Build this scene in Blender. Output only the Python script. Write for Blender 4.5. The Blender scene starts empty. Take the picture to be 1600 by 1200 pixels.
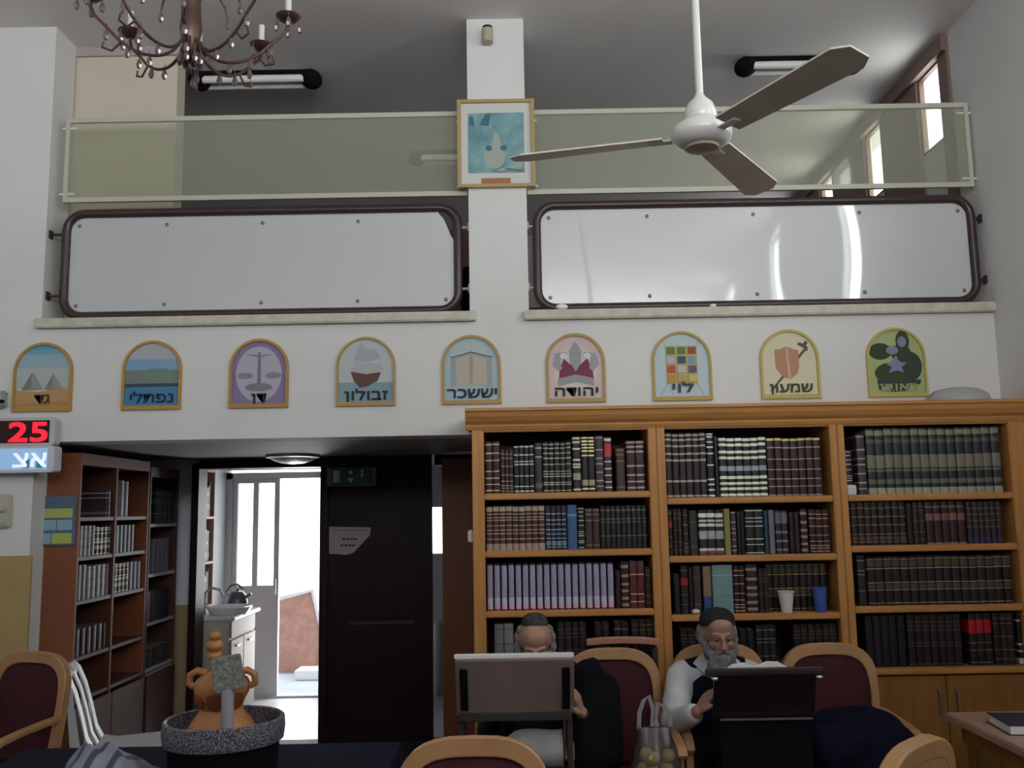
import bpy, bmesh, math, random
from mathutils import Vector, Matrix, Euler
random.seed(7)
S = bpy.context.scene
COL = S.collection
pi = math.pi
# ------------------------------------------------------------ camera, world, light, exposure
FOC = 1450.0
TH = math.atan(197 / FOC); PH = 0.0175
CAM = Vector((0, 0, 1.7))
CF = Vector((0, math.cos(TH), math.sin(TH))); CU0 = Vector((0, -math.sin(TH), math.cos(TH)))
CR = Vector((1, 0, 0)) * math.cos(PH) - CU0 * math.sin(PH)
CU = Vector((1, 0, 0)) * math.sin(PH) + CU0 * math.cos(PH)
cd = bpy.data.cameras.new('camera'); cam = bpy.data.objects.new('camera', cd); COL.objects.link(cam)
cd.sensor_width = 36; cd.lens = FOC / 1600 * 36; cd.clip_start = .05; cd.clip_end = 200
m4 = Matrix.Identity(4)
for i in range(3):
    m4[i][0] = CR[i]; m4[i][1] = CU[i]; m4[i][2] = -CF[i]; m4[i][3] = CAM[i]
cam.matrix_world = m4
S.camera = cam
W_ = bpy.data.worlds.new('sky'); S.world = W_; W_.use_nodes = True
bg = W_.node_tree.nodes['Background']; bg.inputs[0].default_value = (.90, .95, 1, 1); bg.inputs[1].default_value = 4.0
S.view_settings.view_transform = 'Standard'; S.view_settings.look = 'None'
S.view_settings.exposure = 0.0; S.view_settings.gamma = 1
S.view_settings.use_curve_mapping = False
def area(name, loc, rot, sx, sy, power, col=(1, 1, 1)):
    l = bpy.data.lights.new(name, 'AREA'); l.shape = 'RECTANGLE'; l.size = sx; l.size_y = sy
    l.energy = power; l.color = col
    o = bpy.data.objects.new(name, l); COL.objects.link(o); o.location = loc; o.rotation_euler = rot
    return o
DAY = (1, .985, .965)
# daylight: hall windows behind the camera, narrow windows along the right wall, gallery windows, annex door
for x, pw in ((-1.9, 26), (0, 70), (1.9, 125)):
    area('hall_daylight', (x, -3.93, 3.2), (pi / 2 + .25, 0, 0), 1.3, 1.9, pw, DAY)
RX0 = 2.86
RW = [-2.4, -.9, 1.1, 3.05]            # starts of the hall's right wall windows (each .42 wide)
for y in RW:
    area('side_daylight', (RX0 + .06, y + .21, 3.77), (0, pi / 2, 0), 1.6, .4, 22, DAY)
GW = [5.80, 6.78, 7.86, 8.9]           # starts of the gallery windows (each .31 wide)
for y in GW:
    area('gallery_daylight', (RX0 + .06, y + .155, 4.33), (0, pi / 2, 0), .53, .30, 3.2, (1, .97, .96))
area('annex_daylight', (-2.05, 9.12, 1.1), (-pi / 2, 0, 0), .42, 1.9, 17, DAY)
# ------------------------------------------------------------ helpers
def at(x, y, D):                      # point of the picture on the plane Y = D
    d = CF + CR * ((x - 800) / FOC) + CU * ((600 - y) / FOC)
    return CAM + d * (D / d.y)
def atz(x, y, z):
    d = CF + CR * ((x - 800) / FOC) + CU * ((600 - y) / FOC)
    return CAM + d * ((z - CAM.z) / d.z)
def atx(x, y, X):
    d = CF + CR * ((x - 800) / FOC) + CU * ((600 - y) / FOC)
    return CAM + d * (X / d.x)
MATS = {}
def mat(name, col, rough=.6, metal=0, var=0, scale=8, spec=.5, emit=0, grain=None, bump=0, coat=0, rnd=0):
    if name in MATS: return MATS[name]
    m = bpy.data.materials.new(name); MATS[name] = m; m.use_nodes = True
    nt = m.node_tree; b = nt.nodes['Principled BSDF']
    c = (*col, 1)
    b.inputs['Base Color'].default_value = c; b.inputs['Roughness'].default_value = rough
    b.inputs['Metallic'].default_value = metal; b.inputs['Specular IOR Level'].default_value = spec
    b.inputs['Coat Weight'].default_value = coat; b.inputs['Coat Roughness'].default_value = .12
    if emit:
        b.inputs['Emission Color'].default_value = c; b.inputs['Emission Strength'].default_value = emit
    if var or grain or bump:
        tc = nt.nodes.new('ShaderNodeTexCoord'); mp = nt.nodes.new('ShaderNodeMapping')
        nt.links.new(tc.outputs['Object'], mp.inputs[0])
        mp.inputs['Scale'].default_value = grain or (1, 1, 1)
        n = nt.nodes.new('ShaderNodeTexNoise'); n.inputs['Scale'].default_value = scale; n.inputs['Detail'].default_value = 4
        nt.links.new(mp.outputs[0], n.inputs['Vector'])
        r = nt.nodes.new('ShaderNodeValToRGB')
        r.color_ramp.elements[0].position = .3; r.color_ramp.elements[1].position = .7
        r.color_ramp.elements[0].color = (*[max(0, v * (1 - var)) for v in col], 1)
        r.color_ramp.elements[1].color = (*[min(1, v * (1 + var)) for v in col], 1)
        nt.links.new(n.outputs['Fac'], r.inputs[0]); nt.links.new(r.outputs[0], b.inputs['Base Color'])
        if bump:
            bp = nt.nodes.new('ShaderNodeBump'); bp.inputs['Strength'].default_value = bump; bp.inputs['Distance'].default_value = .01
            nt.links.new(n.outputs['Fac'], bp.inputs['Height']); nt.links.new(bp.outputs[0], b.inputs['Normal'])
    return m
def bookmat(name, col, bands, rnd=.25, rough=.45):
    """cloth or leather with bands: bands = [(z0, z1, colour)] as fractions of the height"""
    if name in MATS: return MATS[name]
    m = bpy.data.materials.new(name); MATS[name] = m; m.use_nodes = True
    nt = m.node_tree; b = nt.nodes['Principled BSDF']; b.inputs['Roughness'].default_value = rough
    tc = nt.nodes.new('ShaderNodeTexCoord'); sp = nt.nodes.new('ShaderNodeSeparateXYZ'); nt.links.new(tc.outputs['Generated'], sp.inputs[0])
    nz = nt.nodes.new('ShaderNodeTexNoise'); nz.inputs['Scale'].default_value = 60; nz.inputs['Detail'].default_value = 2
    nt.links.new(tc.outputs['Object'], nz.inputs['Vector'])
    ma = nt.nodes.new('ShaderNodeMath'); ma.operation = 'MULTIPLY_ADD'; ma.inputs[1].default_value = .012
    nt.links.new(nz.outputs['Fac'], ma.inputs[0]); nt.links.new(sp.outputs[2], ma.inputs[2])
    r = nt.nodes.new('ShaderNodeValToRGB'); r.color_ramp.interpolation = 'CONSTANT'
    col = tuple(v * .62 for v in col) if bands else col; bands = [(a, b, tuple(min(.95, v * 1.3) for v in c)) for a, b, c in bands]
    st = [(0, col)]
    for z0, z1, c in sorted(bands):
        if z0 <= st[-1][0] + .001: st[-1] = (st[-1][0], c)
        else: st.append((z0, c))
        st.append((z1, col))
    st = st[:31]
    el = r.color_ramp.elements
    el[0].position = 0; el[0].color = (*st[0][1], 1); el[1].position = 1; el[1].color = (*st[-1][1], 1)
    for p, c in st[1:]:
        if p < .999:
            e = el.new(p); e.color = (*c, 1)
    nt.links.new(ma.outputs[0], r.inputs[0])
    # tooling breaks the bands up a little
    n2 = nt.nodes.new('ShaderNodeTexNoise'); n2.inputs['Scale'].default_value = 90; nt.links.new(tc.outputs['Object'], n2.inputs['Vector'])
    oi = nt.nodes.new('ShaderNodeObjectInfo')
    mm = nt.nodes.new('ShaderNodeMath'); mm.operation = 'MULTIPLY_ADD'; mm.inputs[1].default_value = rnd; mm.inputs[2].default_value = 1 - rnd * .75
    nt.links.new(oi.outputs['Random'], mm.inputs[0])
    m3 = nt.nodes.new('ShaderNodeMath'); m3.operation = 'MULTIPLY_ADD'; m3.inputs[1].default_value = .3
    nt.links.new(n2.outputs['Fac'], m3.inputs[0]); 
    m4_ = nt.nodes.new('ShaderNodeMath'); m4_.operation = 'SUBTRACT'; m4_.inputs[1].default_value = .12
    nt.links.new(mm.outputs[0], m4_.inputs[0]); nt.links.new(m4_.outputs[0], m3.inputs[2])
    mx = nt.nodes.new('ShaderNodeMix'); mx.data_type = 'RGBA'; mx.blend_type = 'MULTIPLY'; mx.inputs[0].default_value = 1
    nt.links.new(r.outputs[0], mx.inputs[6]); nt.links.new(m3.outputs[0], mx.inputs[7]); nt.links.new(mx.outputs[2], b.inputs['Base Color'])
    return m
def glassy(name, tint, transp=.85, rough=.05, diff=.12):
    m = bpy.data.materials.new(name); MATS[name] = m; m.use_nodes = True; nt = m.node_tree
    for n in list(nt.nodes): nt.nodes.remove(n)
    o = nt.nodes.new('ShaderNodeOutputMaterial'); t = nt.nodes.new('ShaderNodeBsdfTransparent'); t.inputs[0].default_value = (*tint, 1)
    g = nt.nodes.new('ShaderNodeBsdfGlossy'); g.inputs['Roughness'].default_value = rough
    d = nt.nodes.new('ShaderNodeBsdfDiffuse'); d.inputs[0].default_value = (*[v * .8 for v in tint], 1)
    a = nt.nodes.new('ShaderNodeMixShader'); a.inputs[0].default_value = diff
    nt.links.new(t.outputs[0], a.inputs[1]); nt.links.new(d.outputs[0], a.inputs[2])
    lw = nt.nodes.new('ShaderNodeLayerWeight'); lw.inputs[0].default_value = .5
    pw = nt.nodes.new('ShaderNodeMath'); pw.operation = 'POWER'; pw.inputs[1].default_value = 4; nt.links.new(lw.outputs['Facing'], pw.inputs[0])
    f = nt.nodes.new('ShaderNodeMath'); f.operation = 'MULTIPLY_ADD'; f.inputs[1].default_value = .5; f.inputs[2].default_value = .035; nt.links.new(pw.outputs[0], f.inputs[0])
    c = nt.nodes.new('ShaderNodeMixShader'); nt.links.new(f.outputs[0], c.inputs[0])
    nt.links.new(a.outputs[0], c.inputs[1]); nt.links.new(g.outputs[0], c.inputs[2]); nt.links.new(c.outputs[0], o.inputs[0])
    return m
class MB:
    """collects shapes into one mesh"""
    def __init__(s): s.b = bmesh.new(); s.mi = 0
    def face(s, pts, mi=None):
        vs = [s.b.verts.new(p) for p in pts]
        f = s.b.faces.new(vs); f.material_index = s.mi if mi is None else mi; return f
    def _set(s, fs):
        for f in fs: f.material_index = s.mi
    def box(s, x0, x1, y0, y1, z0, z1, bev=0, rot=None, piv=None):
        M = Matrix.Translation(((x0 + x1) / 2, (y0 + y1) / 2, (z0 + z1) / 2)) @ Matrix.Diagonal((abs(x1 - x0), abs(y1 - y0), abs(z1 - z0), 1))
        if rot is not None:
            pv = Vector(piv if piv is not None else ((x0 + x1) / 2, (y0 + y1) / 2, (z0 + z1) / 2))
            M = Matrix.Translation(pv) @ Euler(rot).to_matrix().to_4x4() @ Matrix.Translation(-pv) @ M
        r = bmesh.ops.create_cube(s.b, size=1, matrix=M); vs = r['verts']
        fs = {f for v in vs for f in v.link_faces}; s._set(fs)
        if bev:
            es = list({e for v in vs for e in v.link_edges})
            r = bmesh.ops.bevel(s.b, geom=es, offset=bev, segments=2, affect='EDGES', clamp_overlap=True)
            s._set(r['faces'])
        return s
    def cyl(s, p0, p1, r0, r1=None, n=20, cap=True):
        p0 = Vector(p0); p1 = Vector(p1); d = p1 - p0; r1 = r0 if r1 is None else r1
        M = Matrix.Translation((p0 + p1) / 2) @ d.to_track_quat('Z', 'Y').to_matrix().to_4x4()
        r = bmesh.ops.create_cone(s.b, cap_ends=cap, cap_tris=False, segments=n, radius1=r0, radius2=r1, depth=d.length, matrix=M)
        s._set({f for v in r['verts'] for f in v.link_faces}); return s
    def sph(s, c, r, seg=16, rot=None):
        r = (r, r, r) if not hasattr(r, '__len__') else r
        M = Matrix.Translation(c) @ (Euler(rot).to_matrix().to_4x4() if rot else Matrix.Identity(4)) @ Matrix.Diagonal((*r, 1))
        q = bmesh.ops.create_uvsphere(s.b, u_segments=seg, v_segments=max(6, seg // 2 + 2), radius=1, matrix=M)
        s._set({f for v in q['verts'] for f in v.link_faces}); return s
    def lathe(s, prof, c=(0, 0, 0), n=32):
        c = Vector(c); rings = []
        for r, z in prof:
            rings.append([s.b.verts.new(c + Vector((r * math.cos(2 * pi * k / n), r * math.sin(2 * pi * k / n), z))) for k in range(n)])
        for a, b in zip(rings, rings[1:]):
            for k in range(n):
                f = s.b.faces.new((a[k], a[(k + 1) % n], b[(k + 1) % n], b[k])); f.material_index = s.mi
        for rg, fl in ((rings[0], True), (rings[-1], False)):
            if (prof[0] if fl else prof[-1])[0] > 1e-4:
                f = s.b.faces.new(rg[::-1] if fl else rg); f.material_index = s.mi
        return s
    def tube(s, pts, r, n=10, closed=False, ry=None):
        """tube along points; r a number or a list"""
        pts = [Vector(p) for p in pts]; N = len(pts); rings = []; up = None
        for i, p in enumerate(pts):
            if closed: t = pts[(i + 1) % N] - pts[i - 1]
            else: t = pts[min(i + 1, N - 1)] - pts[max(i - 1, 0)]
            t.normalize()
            if up is None:
                up = Vector((0, 0, 1)) if abs(t.z) < .9 else Vector((0, 1, 0))
            a = t.cross(up).normalized(); b = a.cross(t).normalized(); up = b
            rr = r[i] if hasattr(r, '__len__') else r
            rings.append([s.b.verts.new(p + a * rr * math.cos(2 * pi * k / n) + b * (ry or rr) * math.sin(2 * pi * k / n)) for k in range(n)])
        pr = list(zip(rings, rings[1:])) + ([(rings[-1], rings[0])] if closed else [])
        for a, b in pr:
            for k in range(n):
                f = s.b.faces.new((a[k], a[(k + 1) % n], b[(k + 1) % n], b[k])); f.material_index = s.mi
        if not closed:
            for q in (rings[0][::-1], rings[-1]):
                f = s.b.faces.new(q); f.material_index = s.mi
        return s
    def bar(s, pts, w, d, axis=(0, 1, 0), closed=False):
        """rectangular bar along points: w in the plane across the run, d along axis"""
        pts = [Vector(p) for p in pts]; N = len(pts); ax = Vector(axis).normalized(); rings = []
        for i, p in enumerate(pts):
            if closed: t = pts[(i + 1) % N] - pts[i - 1]
            else: t = pts[min(i + 1, N - 1)] - pts[max(i - 1, 0)]
            t.normalize(); a = t.cross(ax).normalized()
            ww = w[i] if hasattr(w, '__len__') else w
            rings.append([s.b.verts.new(p + a * ww / 2 * sx + ax * d / 2 * sy) for sx, sy in ((1, 1), (-1, 1), (-1, -1), (1, -1))])
        pr = list(zip(rings, rings[1:])) + ([(rings[-1], rings[0])] if closed else [])
        for a, b in pr:
            for k in range(4):
                f = s.b.faces.new((a[k], a[(k + 1) % 4], b[(k + 1) % 4], b[k])); f.material_index = s.mi
        if not closed:
            for q in (rings[0][::-1], rings[-1]):
                f = s.b.faces.new(q); f.material_index = s.mi
        return s
    def prism(s, pts, axis, a0, a1):
        """extrude a 2D outline; axis 'y': pts are (x,z); 'x': (y,z); 'z': (x,y)"""
        def P(p, a): return {'y': (p[0], a, p[1]), 'x': (a, p[0], p[1]), 'z': (p[0], p[1], a)}[axis]
        A = [s.b.verts.new(P(p, a0)) for p in pts]; B = [s.b.verts.new(P(p, a1)) for p in pts]; n = len(pts)
        for q in (A, B[::-1]):
            f = s.b.faces.new(q); f.material_index = s.mi
        for k in range(n):
            f = s.b.faces.new((A[k], B[k], B[(k + 1) % n], A[(k + 1) % n])); f.material_index = s.mi
        return s
    def done(s, name, m, parent=None, smooth=False, loc=None, rot=None, bev=0):
        bmesh.ops.recalc_face_normals(s.b, faces=s.b.faces)
        me = bpy.data.meshes.new(name); s.b.to_mesh(me); s.b.free()
        for q in (m if isinstance(m, (list, tuple)) else [m]): me.materials.append(q)
        if smooth:
            for p in me.polygons: p.use_smooth = True
            try: me.set_sharp_from_angle(angle=math.radians(42))
            except Exception: pass
        o = bpy.data.objects.new(name, me); COL.objects.link(o)
        if parent: o.parent = parent
        if loc is not None: o.location = loc
        if rot is not None: o.rotation_euler = rot
        if bev:
            md = o.modifiers.new('bevel', 'BEVEL'); md.width = bev; md.segments = 2; md.limit_method = 'ANGLE'
        return o
def tag(o, label, cat, group=None, kind=None):
    if label: o['label'] = label
    if cat: o['category'] = cat
    if group: o['group'] = group
    if kind: o['kind'] = kind
    return o
def thing(name, label, cat, loc=(0, 0, 0), rz=0, group=None, rot=None):
    o = bpy.data.objects.new(name, None); COL.objects.link(o); o.location = loc
    o.rotation_euler = rot if rot else (0, 0, rz); o.empty_display_size = .1
    return tag(o, label, cat, group)
def struct(o): o['kind'] = 'structure'; return o
def dup(root, loc=None, rz=None, label=None, group=None):
    r = root.copy(); COL.objects.link(r)
    if loc is not None: r.location = loc
    if rz is not None: r.rotation_euler = (0, 0, rz)
    if label: r['label'] = label
    if group: r['group'] = group
    for ch in list(root.children):
        c = ch.copy(); COL.objects.link(c); c.parent = r
        for g in list(ch.children):
            d = g.copy(); COL.objects.link(d); d.parent = c
    return r
def arc(cx, cy, rx, ry, a0, a1, n):
    return [(cx + rx * math.cos(a0 + (a1 - a0) * k / n), cy + ry * math.sin(a0 + (a1 - a0) * k / n)) for k in range(n + 1)]
def rrect(x0, x1, z0, z1, r, n=6):
    p = []
    for cx, cz, a in ((x1 - r, z1 - r, 0), (x0 + r, z1 - r, pi / 2), (x0 + r, z0 + r, pi), (x1 - r, z0 + r, 1.5 * pi)):
        p += arc(cx, cz, r, r, a, a + pi / 2, n)
    return p
def textmesh(name, txt, size, depth, m, parent, loc, rot=(pi / 2, 0, 0), bold=0, width=None):
    cu = bpy.data.curves.new(name, 'FONT'); cu.body = txt; cu.size = size; cu.extrude = depth
    cu.align_x = 'CENTER'; cu.align_y = 'BOTTOM_BASELINE'; cu.resolution_u = 4
    t = bpy.data.objects.new(name + '_c', cu); COL.objects.link(t)
    bpy.context.view_layer.update()
    me = bpy.data.meshes.new_from_object(t.evaluated_get(bpy.context.evaluated_depsgraph_get()))
    bpy.data.objects.remove(t); bpy.data.curves.remove(cu)
    if len(me.vertices) and width:
        xs = [v.co.x for v in me.vertices]; k = width / (max(xs) - min(xs)); c0 = (max(xs) + min(xs)) / 2
        for v in me.vertices: v.co.x = (v.co.x - c0) * k
    if bold:                              # thicken the strokes with shifted copies
        q = bmesh.new(); q.from_mesh(me); n0 = list(q.verts) + list(q.edges) + list(q.faces)
        for dx, dy, dz in ((0, bold, .0002), (bold * .8, 0, .0003), (bold * .8, bold, .0004)):
            r = bmesh.ops.duplicate(q, geom=n0); bmesh.ops.translate(q, verts=[v for v in r['geom'] if isinstance(v, bmesh.types.BMVert)], vec=(dx, dy, dz))
        q.to_mesh(me); q.free()
    me.materials.clear(); me.materials.append(m)
    o = bpy.data.objects.new(name, me); COL.objects.link(o); o.parent = parent; o.location = loc; o.rotation_euler = rot
    return o
def remesh_blob(name, prims, m, parent=None, voxel=.006, smooth=6, loc=None):
    """one continuous surface grown around capsules ('c', p0, p1, r0, r1) and ellipsoids ('e', centre, radii, rot)"""
    b = MB()
    for p in prims:
        if p[0] == 'c':
            a, c = Vector(p[1]), Vector(p[2]); r0, r1 = p[3], p[4]
            b.sph(a, r0, 16); b.sph(c, r1, 16)
            if (a - c).length > 1e-4: b.cyl(a, c, r0, r1, 16)
        elif p[0] == 'b': b.box(*p[1:7])
        else: b.sph(p[1], p[2], 20, p[3] if len(p) > 3 else None)
    o = b.done(name + '_src', m)
    md = o.modifiers.new('r', 'REMESH'); md.mode = 'VOXEL'; md.voxel_size = voxel; md.use_smooth_shade = True
    if smooth:
        ms = o.modifiers.new('s', 'SMOOTH'); ms.iterations = smooth; ms.factor = .5
    bpy.context.view_layer.update()
    me = bpy.data.meshes.new_from_object(o.evaluated_get(bpy.context.evaluated_depsgraph_get()))
    me.name = name
    for p in me.polygons: p.use_smooth = True
    bpy.data.objects.remove(o)
    if not me.materials: me.materials.append(m)
    o = bpy.data.objects.new(name, me); COL.objects.link(o)
    if parent: o.parent = parent
    if loc is not None: o.location = loc
    return o
# ------------------------------------------------------------ materials
WALL = mat('wall_paint', (.70, .70, .695), .75, var=.03, scale=2.5, bump=.05)
CEIL = mat('ceiling_paint', (.72, .68, .675), .85, var=.04, scale=1.2)
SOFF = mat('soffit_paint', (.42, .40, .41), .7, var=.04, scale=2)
GALW = mat('gallery_wall_paint', (.42, .36, .37), .8, var=.05, scale=2)
CREAM = mat('cream_paint', (.62, .57, .47), .8, var=.04, scale=2)
DADO = mat('olive_dado', (.42, .31, .13), .6, var=.06, scale=6)
STONE = mat('sill_stone', (.55, .53, .45), .5, var=.14, scale=14)
FLOOR = mat('floor_terrazzo', (.05, .042, .042), .65, var=.25, scale=30)
PINE = mat('pine_wood', (.50, .235, .072), .42, var=.16, scale=5, grain=(.6, 6, 6), spec=.35)
PINEV = mat('pine_wood_upright', (.50, .235, .072), .42, var=.16, scale=5, grain=(6, 6, .6), spec=.35)
PINED = mat('pine_shaded', (.27, .125, .03), .42, var=.14, scale=4, grain=(6, 6, .8))  # pine darkened so the falloff of light low down is in the colour
BACK = mat('bookcase_back', (.07, .025, .018), .6)
REDI = mat('red_laminate_shaded', (.085, .026, .015), .5, var=.08, scale=5)  # darkened copy of the red-brown laminate, with the passage shade in its colour
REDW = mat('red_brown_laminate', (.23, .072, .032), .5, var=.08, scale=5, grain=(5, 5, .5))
DARKW = mat('dark_mahogany', (.016, .005, .007), .45, spec=.25, var=.2, scale=5, grain=(6, 6, .6))
CHW = mat('chair_wood', (.41, .22, .10), .4, var=.12, scale=7)
CHR = mat('dark_red_velvet', (.045, .003, .008), .9, var=.2, scale=20)
BLACK = mat('black_cloth', (.006, .006, .009), .9, spec=.12)
NAVY = mat('navy_cloth', (.005, .006, .018), .9, var=.3, scale=15, spec=.12)
BROWNT = mat('brown_enamel_tube', (.045, .026, .028), .3)
WHITE = mat('white_plastic', (.75, .75, .75), .4)
PAPER = mat('paper', (.8, .8, .79), .8)
# ------------------------------------------------------------ the setting
def lin(r, g, b): return tuple(((c / 255) / 12.92 if c / 255 <= .04045 else ((c / 255 + .055) / 1.055) ** 2.4) for c in (r, g, b))
ZC = 4.72; WY = 5.4; RX = 2.86; SZ = 2.14
struct(MB().box(-4, RX + .3, -4, 7.35, -.12, 0).done('floor', FLOOR))
struct(MB().box(-4, RX + .3, 7.351, 9.119, -.12, 0).done('floor_annex', mat('annex_tile', (.5, .52, .56), .35, var=.06, scale=5)))
b = MB().box(-4.2, RX + .3, -4.2, 10.2, ZC, ZC + .2); struct(b.done('ceiling', CEIL))
b = MB()
b.box(-4, -2.785, WY, 5.66, 0, ZC)                     # pier left of the passage
b.box(-2.785, RX, WY, 5.66, SZ, 2.81)                  # wall under the gallery sills
b.box(-.243, .108, WY, 5.66, 2.81, ZC)                 # pillar between the openings
b.box(-.16, RX, WY, 5.66, 0, SZ)
struct(b.done('wall_front', WALL))
struct(MB().box(-4, -2.765, WY - .012, WY, 0, 1.49).done('trim_1', DADO))
b = MB(); b.box(-4.2, -4, -4.2, 10.2, 0, ZC); struct(b.done('wall_left', WALL))
# back wall with three tall windows behind the camera
b = MB(); xs = [-4.0, -2.55, -1.25, -.65, .65, 1.25, 2.55, RX]
b.box(-4, RX, -4.1, -4.0, 0, 2.2).box(-4, RX, -4.1, -4.0, 4.2, ZC)
for i in (0, 2, 4, 6): b.box(xs[i], xs[i + 1], -4.1, -4.0, 2.2, 4.2)
struct(b.done('wall_back', WALL))
for i in (1, 3, 5):
    w = MB(); w.bar([(xs[i] + .02, -4.05, 2.22), (xs[i + 1] - .02, -4.05, 2.22), (xs[i + 1] - .02, -4.05, 4.18), (xs[i] + .02, -4.05, 4.18)], .04, .06, (0, 1, 0), True)
    struct(w.done('window_%d' % (20 + i), WHITE))
# right wall: narrow high windows, in the hall and along the gallery
wins = [(y, y + .42, 2.95, 4.6) for y in RW] + [(y, y + .31, 4.06, 4.60) for y in GW]
b = MB(); y0 = -4.1
for (a, c, z0, z1) in wins:
    b.box(RX, RX + .04, y0, a, 0, ZC); b.box(RX, RX + .04, a, c, 0, z0); b.box(RX, RX + .04, a, c, z1, ZC); y0 = c
b.box(RX, RX + .04, y0, 10.2, 0, ZC)
bmesh.ops.remove_doubles(b.b, verts=b.b.verts, dist=1e-5)
struct(b.done('wall_right', WALL))
MBROWN = mat('brown_window_frame', (.10, .045, .032), .5)
GLASS = glassy('window_glass', (.93, .97, .95), diff=.02)
for k, (a, c, z0, z1) in enumerate(wins):
    w = MB(); t = .012
    x0, x1 = RX - .004, RX + .03
    w.box(x0, x1, a, a + t, z0, z1).box(x0, x1, c - t, c, z0, z1).box(x0, x1, a + t, c - t, z1 - t, z1).box(x0, x1, a + t, c - t, z0, z0 + t)
    o = struct(w.done('window_%d' % (k + 1), MBROWN if k >= 4 else WHITE))
    g = MB().box(RX + .012, RX + .016, a + t, c - t, z0 + t, z1 - t).done('pane', GLASS, o)
struct(MB().box(-4, RX, -1.1, -1.0, 2.1, 3.0).box(-4, RX, -4.0, -1.1, 2.1, 2.2).done('wall_light_blocker', WALL))  # unseen parapet and slab, added to keep low light off the lower shelves
# gallery: slab, end walls, niche block, brown strips at the window wall
b = MB(); b.box(-4, RX, 5.66, 9.2, SZ, 2.45); struct(b.done('trim_2', SOFF))
struct(MB().box(-4, RX, 9.2, 10, 2.3, 2.45).done('trim_14', SOFF))
struct(MB().box(-4, RX, 10.0, 10.2, 2.2, ZC).done('wall_gallery', GALW))
b = MB(); b.box(-4, -2.13, 5.68, 5.82, 2.45, 4.66); struct(b.done('wall_niche', CREAM))
struct(MB().box(-4, -2.1, 5.66, 5.86, 4.66, ZC).done('trim_3', GALW))
b = MB()
for k in range(5):
    y0 = 5.66 if k == 0 else GW[k - 1] + .325; y1 = (GW + [10])[k] - .015
    if y1 > y0: b.box(RX - .02, RX - .001, y0, y1, 2.45, ZC - .12)
b.box(RX - .05, RX - .001, 5.66, 10, ZC - .12, ZC - .02)
struct(b.done('trim_4', mat('gallery_wall_dark', (.20, .13, .11), .7)))
# sills
for n, (a, c) in ((5, (-2.81, -.205)), (6, (.078, RX))):
    struct(MB().box(a, c, WY - .045, 5.68, 2.812, 2.868, bev=.006).done('trim_%d' % n, STONE))
# under the gallery
struct(MB().box(-3.1, -2.93, 5.66, 7.3, 0, SZ).done('wall_passage', WALL))
b = MB()
b.box(-2.93, -2.50, 7.3, 7.42, 0, SZ); b.box(-2.5, -1.52, 7.3, 7.42, 2.09, SZ)
struct(b.done('wall_passage_end', mat('cool_wall', (.74, .80, .88), .7)))  # colour raised to stand in for light spilling from the annex
struct(MB().box(-2.93, -2.50, 7.27, 7.3, 0, 1.02).done('trim_7', mat('beige_dado', (.36, .27, .15), .6)))
b = MB(); b.box(-2.50, -2.445, 7.24, 7.44, 0, 2.1); b.box(-2.445, -1.5, 7.24, 7.44, 2.06, 2.13)
struct(b.done('door_1', DARKW))
b = MB(); b.box(-.44, RX, 7.3, 7.42, 0, SZ); b.box(-.62, -.44, 7.3, 7.42, 2.06, SZ); struct(b.done('wall_passage_right', DARKW))
# annex room behind the passage
AN = mat('annex_paint', (.62, .63, .66), .7)
b = MB(); b.box(-2.9, -2.76, 7.42, 9.0, 0, SZ); struct(b.done('wall_annex_left', AN))
b = MB(); b.box(1.2, 1.3, 7.42, 9.0, 0, SZ); struct(b.done('wall_annex_right', AN))
gx0, gx1 = at(668, 800, 9).x, at(694, 800, 9).x
b = MB(); b.box(-2.9, -2.76, 9.0, 9.12, 0, SZ); b.box(-1.82, gx0, 9.0, 9.12, 0, SZ); b.box(gx1, 1.3, 9.0, 9.12, 0, SZ)
b.box(gx0, gx1, 9.0, 9.12, 0, 1.28); b.box(gx0, gx1, 9.0, 9.12, 1.76, SZ)
b.box(-2.76, -1.82, 9.0, 9.12, 2.13, SZ); struct(b.done('wall_annex_back', AN))
w = MB(); w.box(gx0, gx0 + .01, 9.02, 9.08, 1.28, 1.76).box(gx1 - .01, gx1, 9.02, 9.08, 1.28, 1.76).box(gx0, gx1, 9.02, 9.08, 1.28, 1.30).box(gx0, gx1, 9.02, 9.08, 1.74, 1.76)
o = struct(w.done('window_12', WHITE)); MB().box(gx0 + .01, gx1 - .01, 9.04, 9.044, 1.30, 1.74).done('pane', GLASS, o)
# glazed door to the yard
FR = mat('door_frame_grey', (.50, .49, .51), .5)
b = MB(); b.box(-2.76, -1.82, 8.96, 9.06, 2.04, 2.10); b.box(-2.76, -2.70, 8.96, 9.06, 0, 2.1); b.box(-1.86, -1.82, 8.96, 9.06, 0, 2.1); b.box(-2.76, -1.82, 8.96, 9.1, 0, .02)
dr = struct(b.done('door_2', FR))
b = MB(); X0, X1 = -2.70, -2.25; p = [(-2.655, -2.505), (-2.455, -2.30)]
b.box(X0, X1, 8.98, 9.03, .02, 1.03).box(X0, X1, 8.98, 9.03, 2.0, 2.04)
b.box(X0, p[0][0], 8.98, 9.03, 1.03, 2.0).box(p[0][1], p[1][0], 8.98, 9.03, 1.03, 2.0).box(p[1][1], X1, 8.98, 9.03, 1.03, 2.0)
lf = b.done('door_leaf', FR, dr)
for a, c in p: MB().box(a, c, 9.0, 9.005, 1.03, 2.0).done('pane', GLASS, lf)
MB().box(-2.285, -2.265, 8.93, 8.98, .95, 1.1, bev=.004).done('door_handle', mat('steel', (.55, .55, .57), .25, 1), lf)
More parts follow.
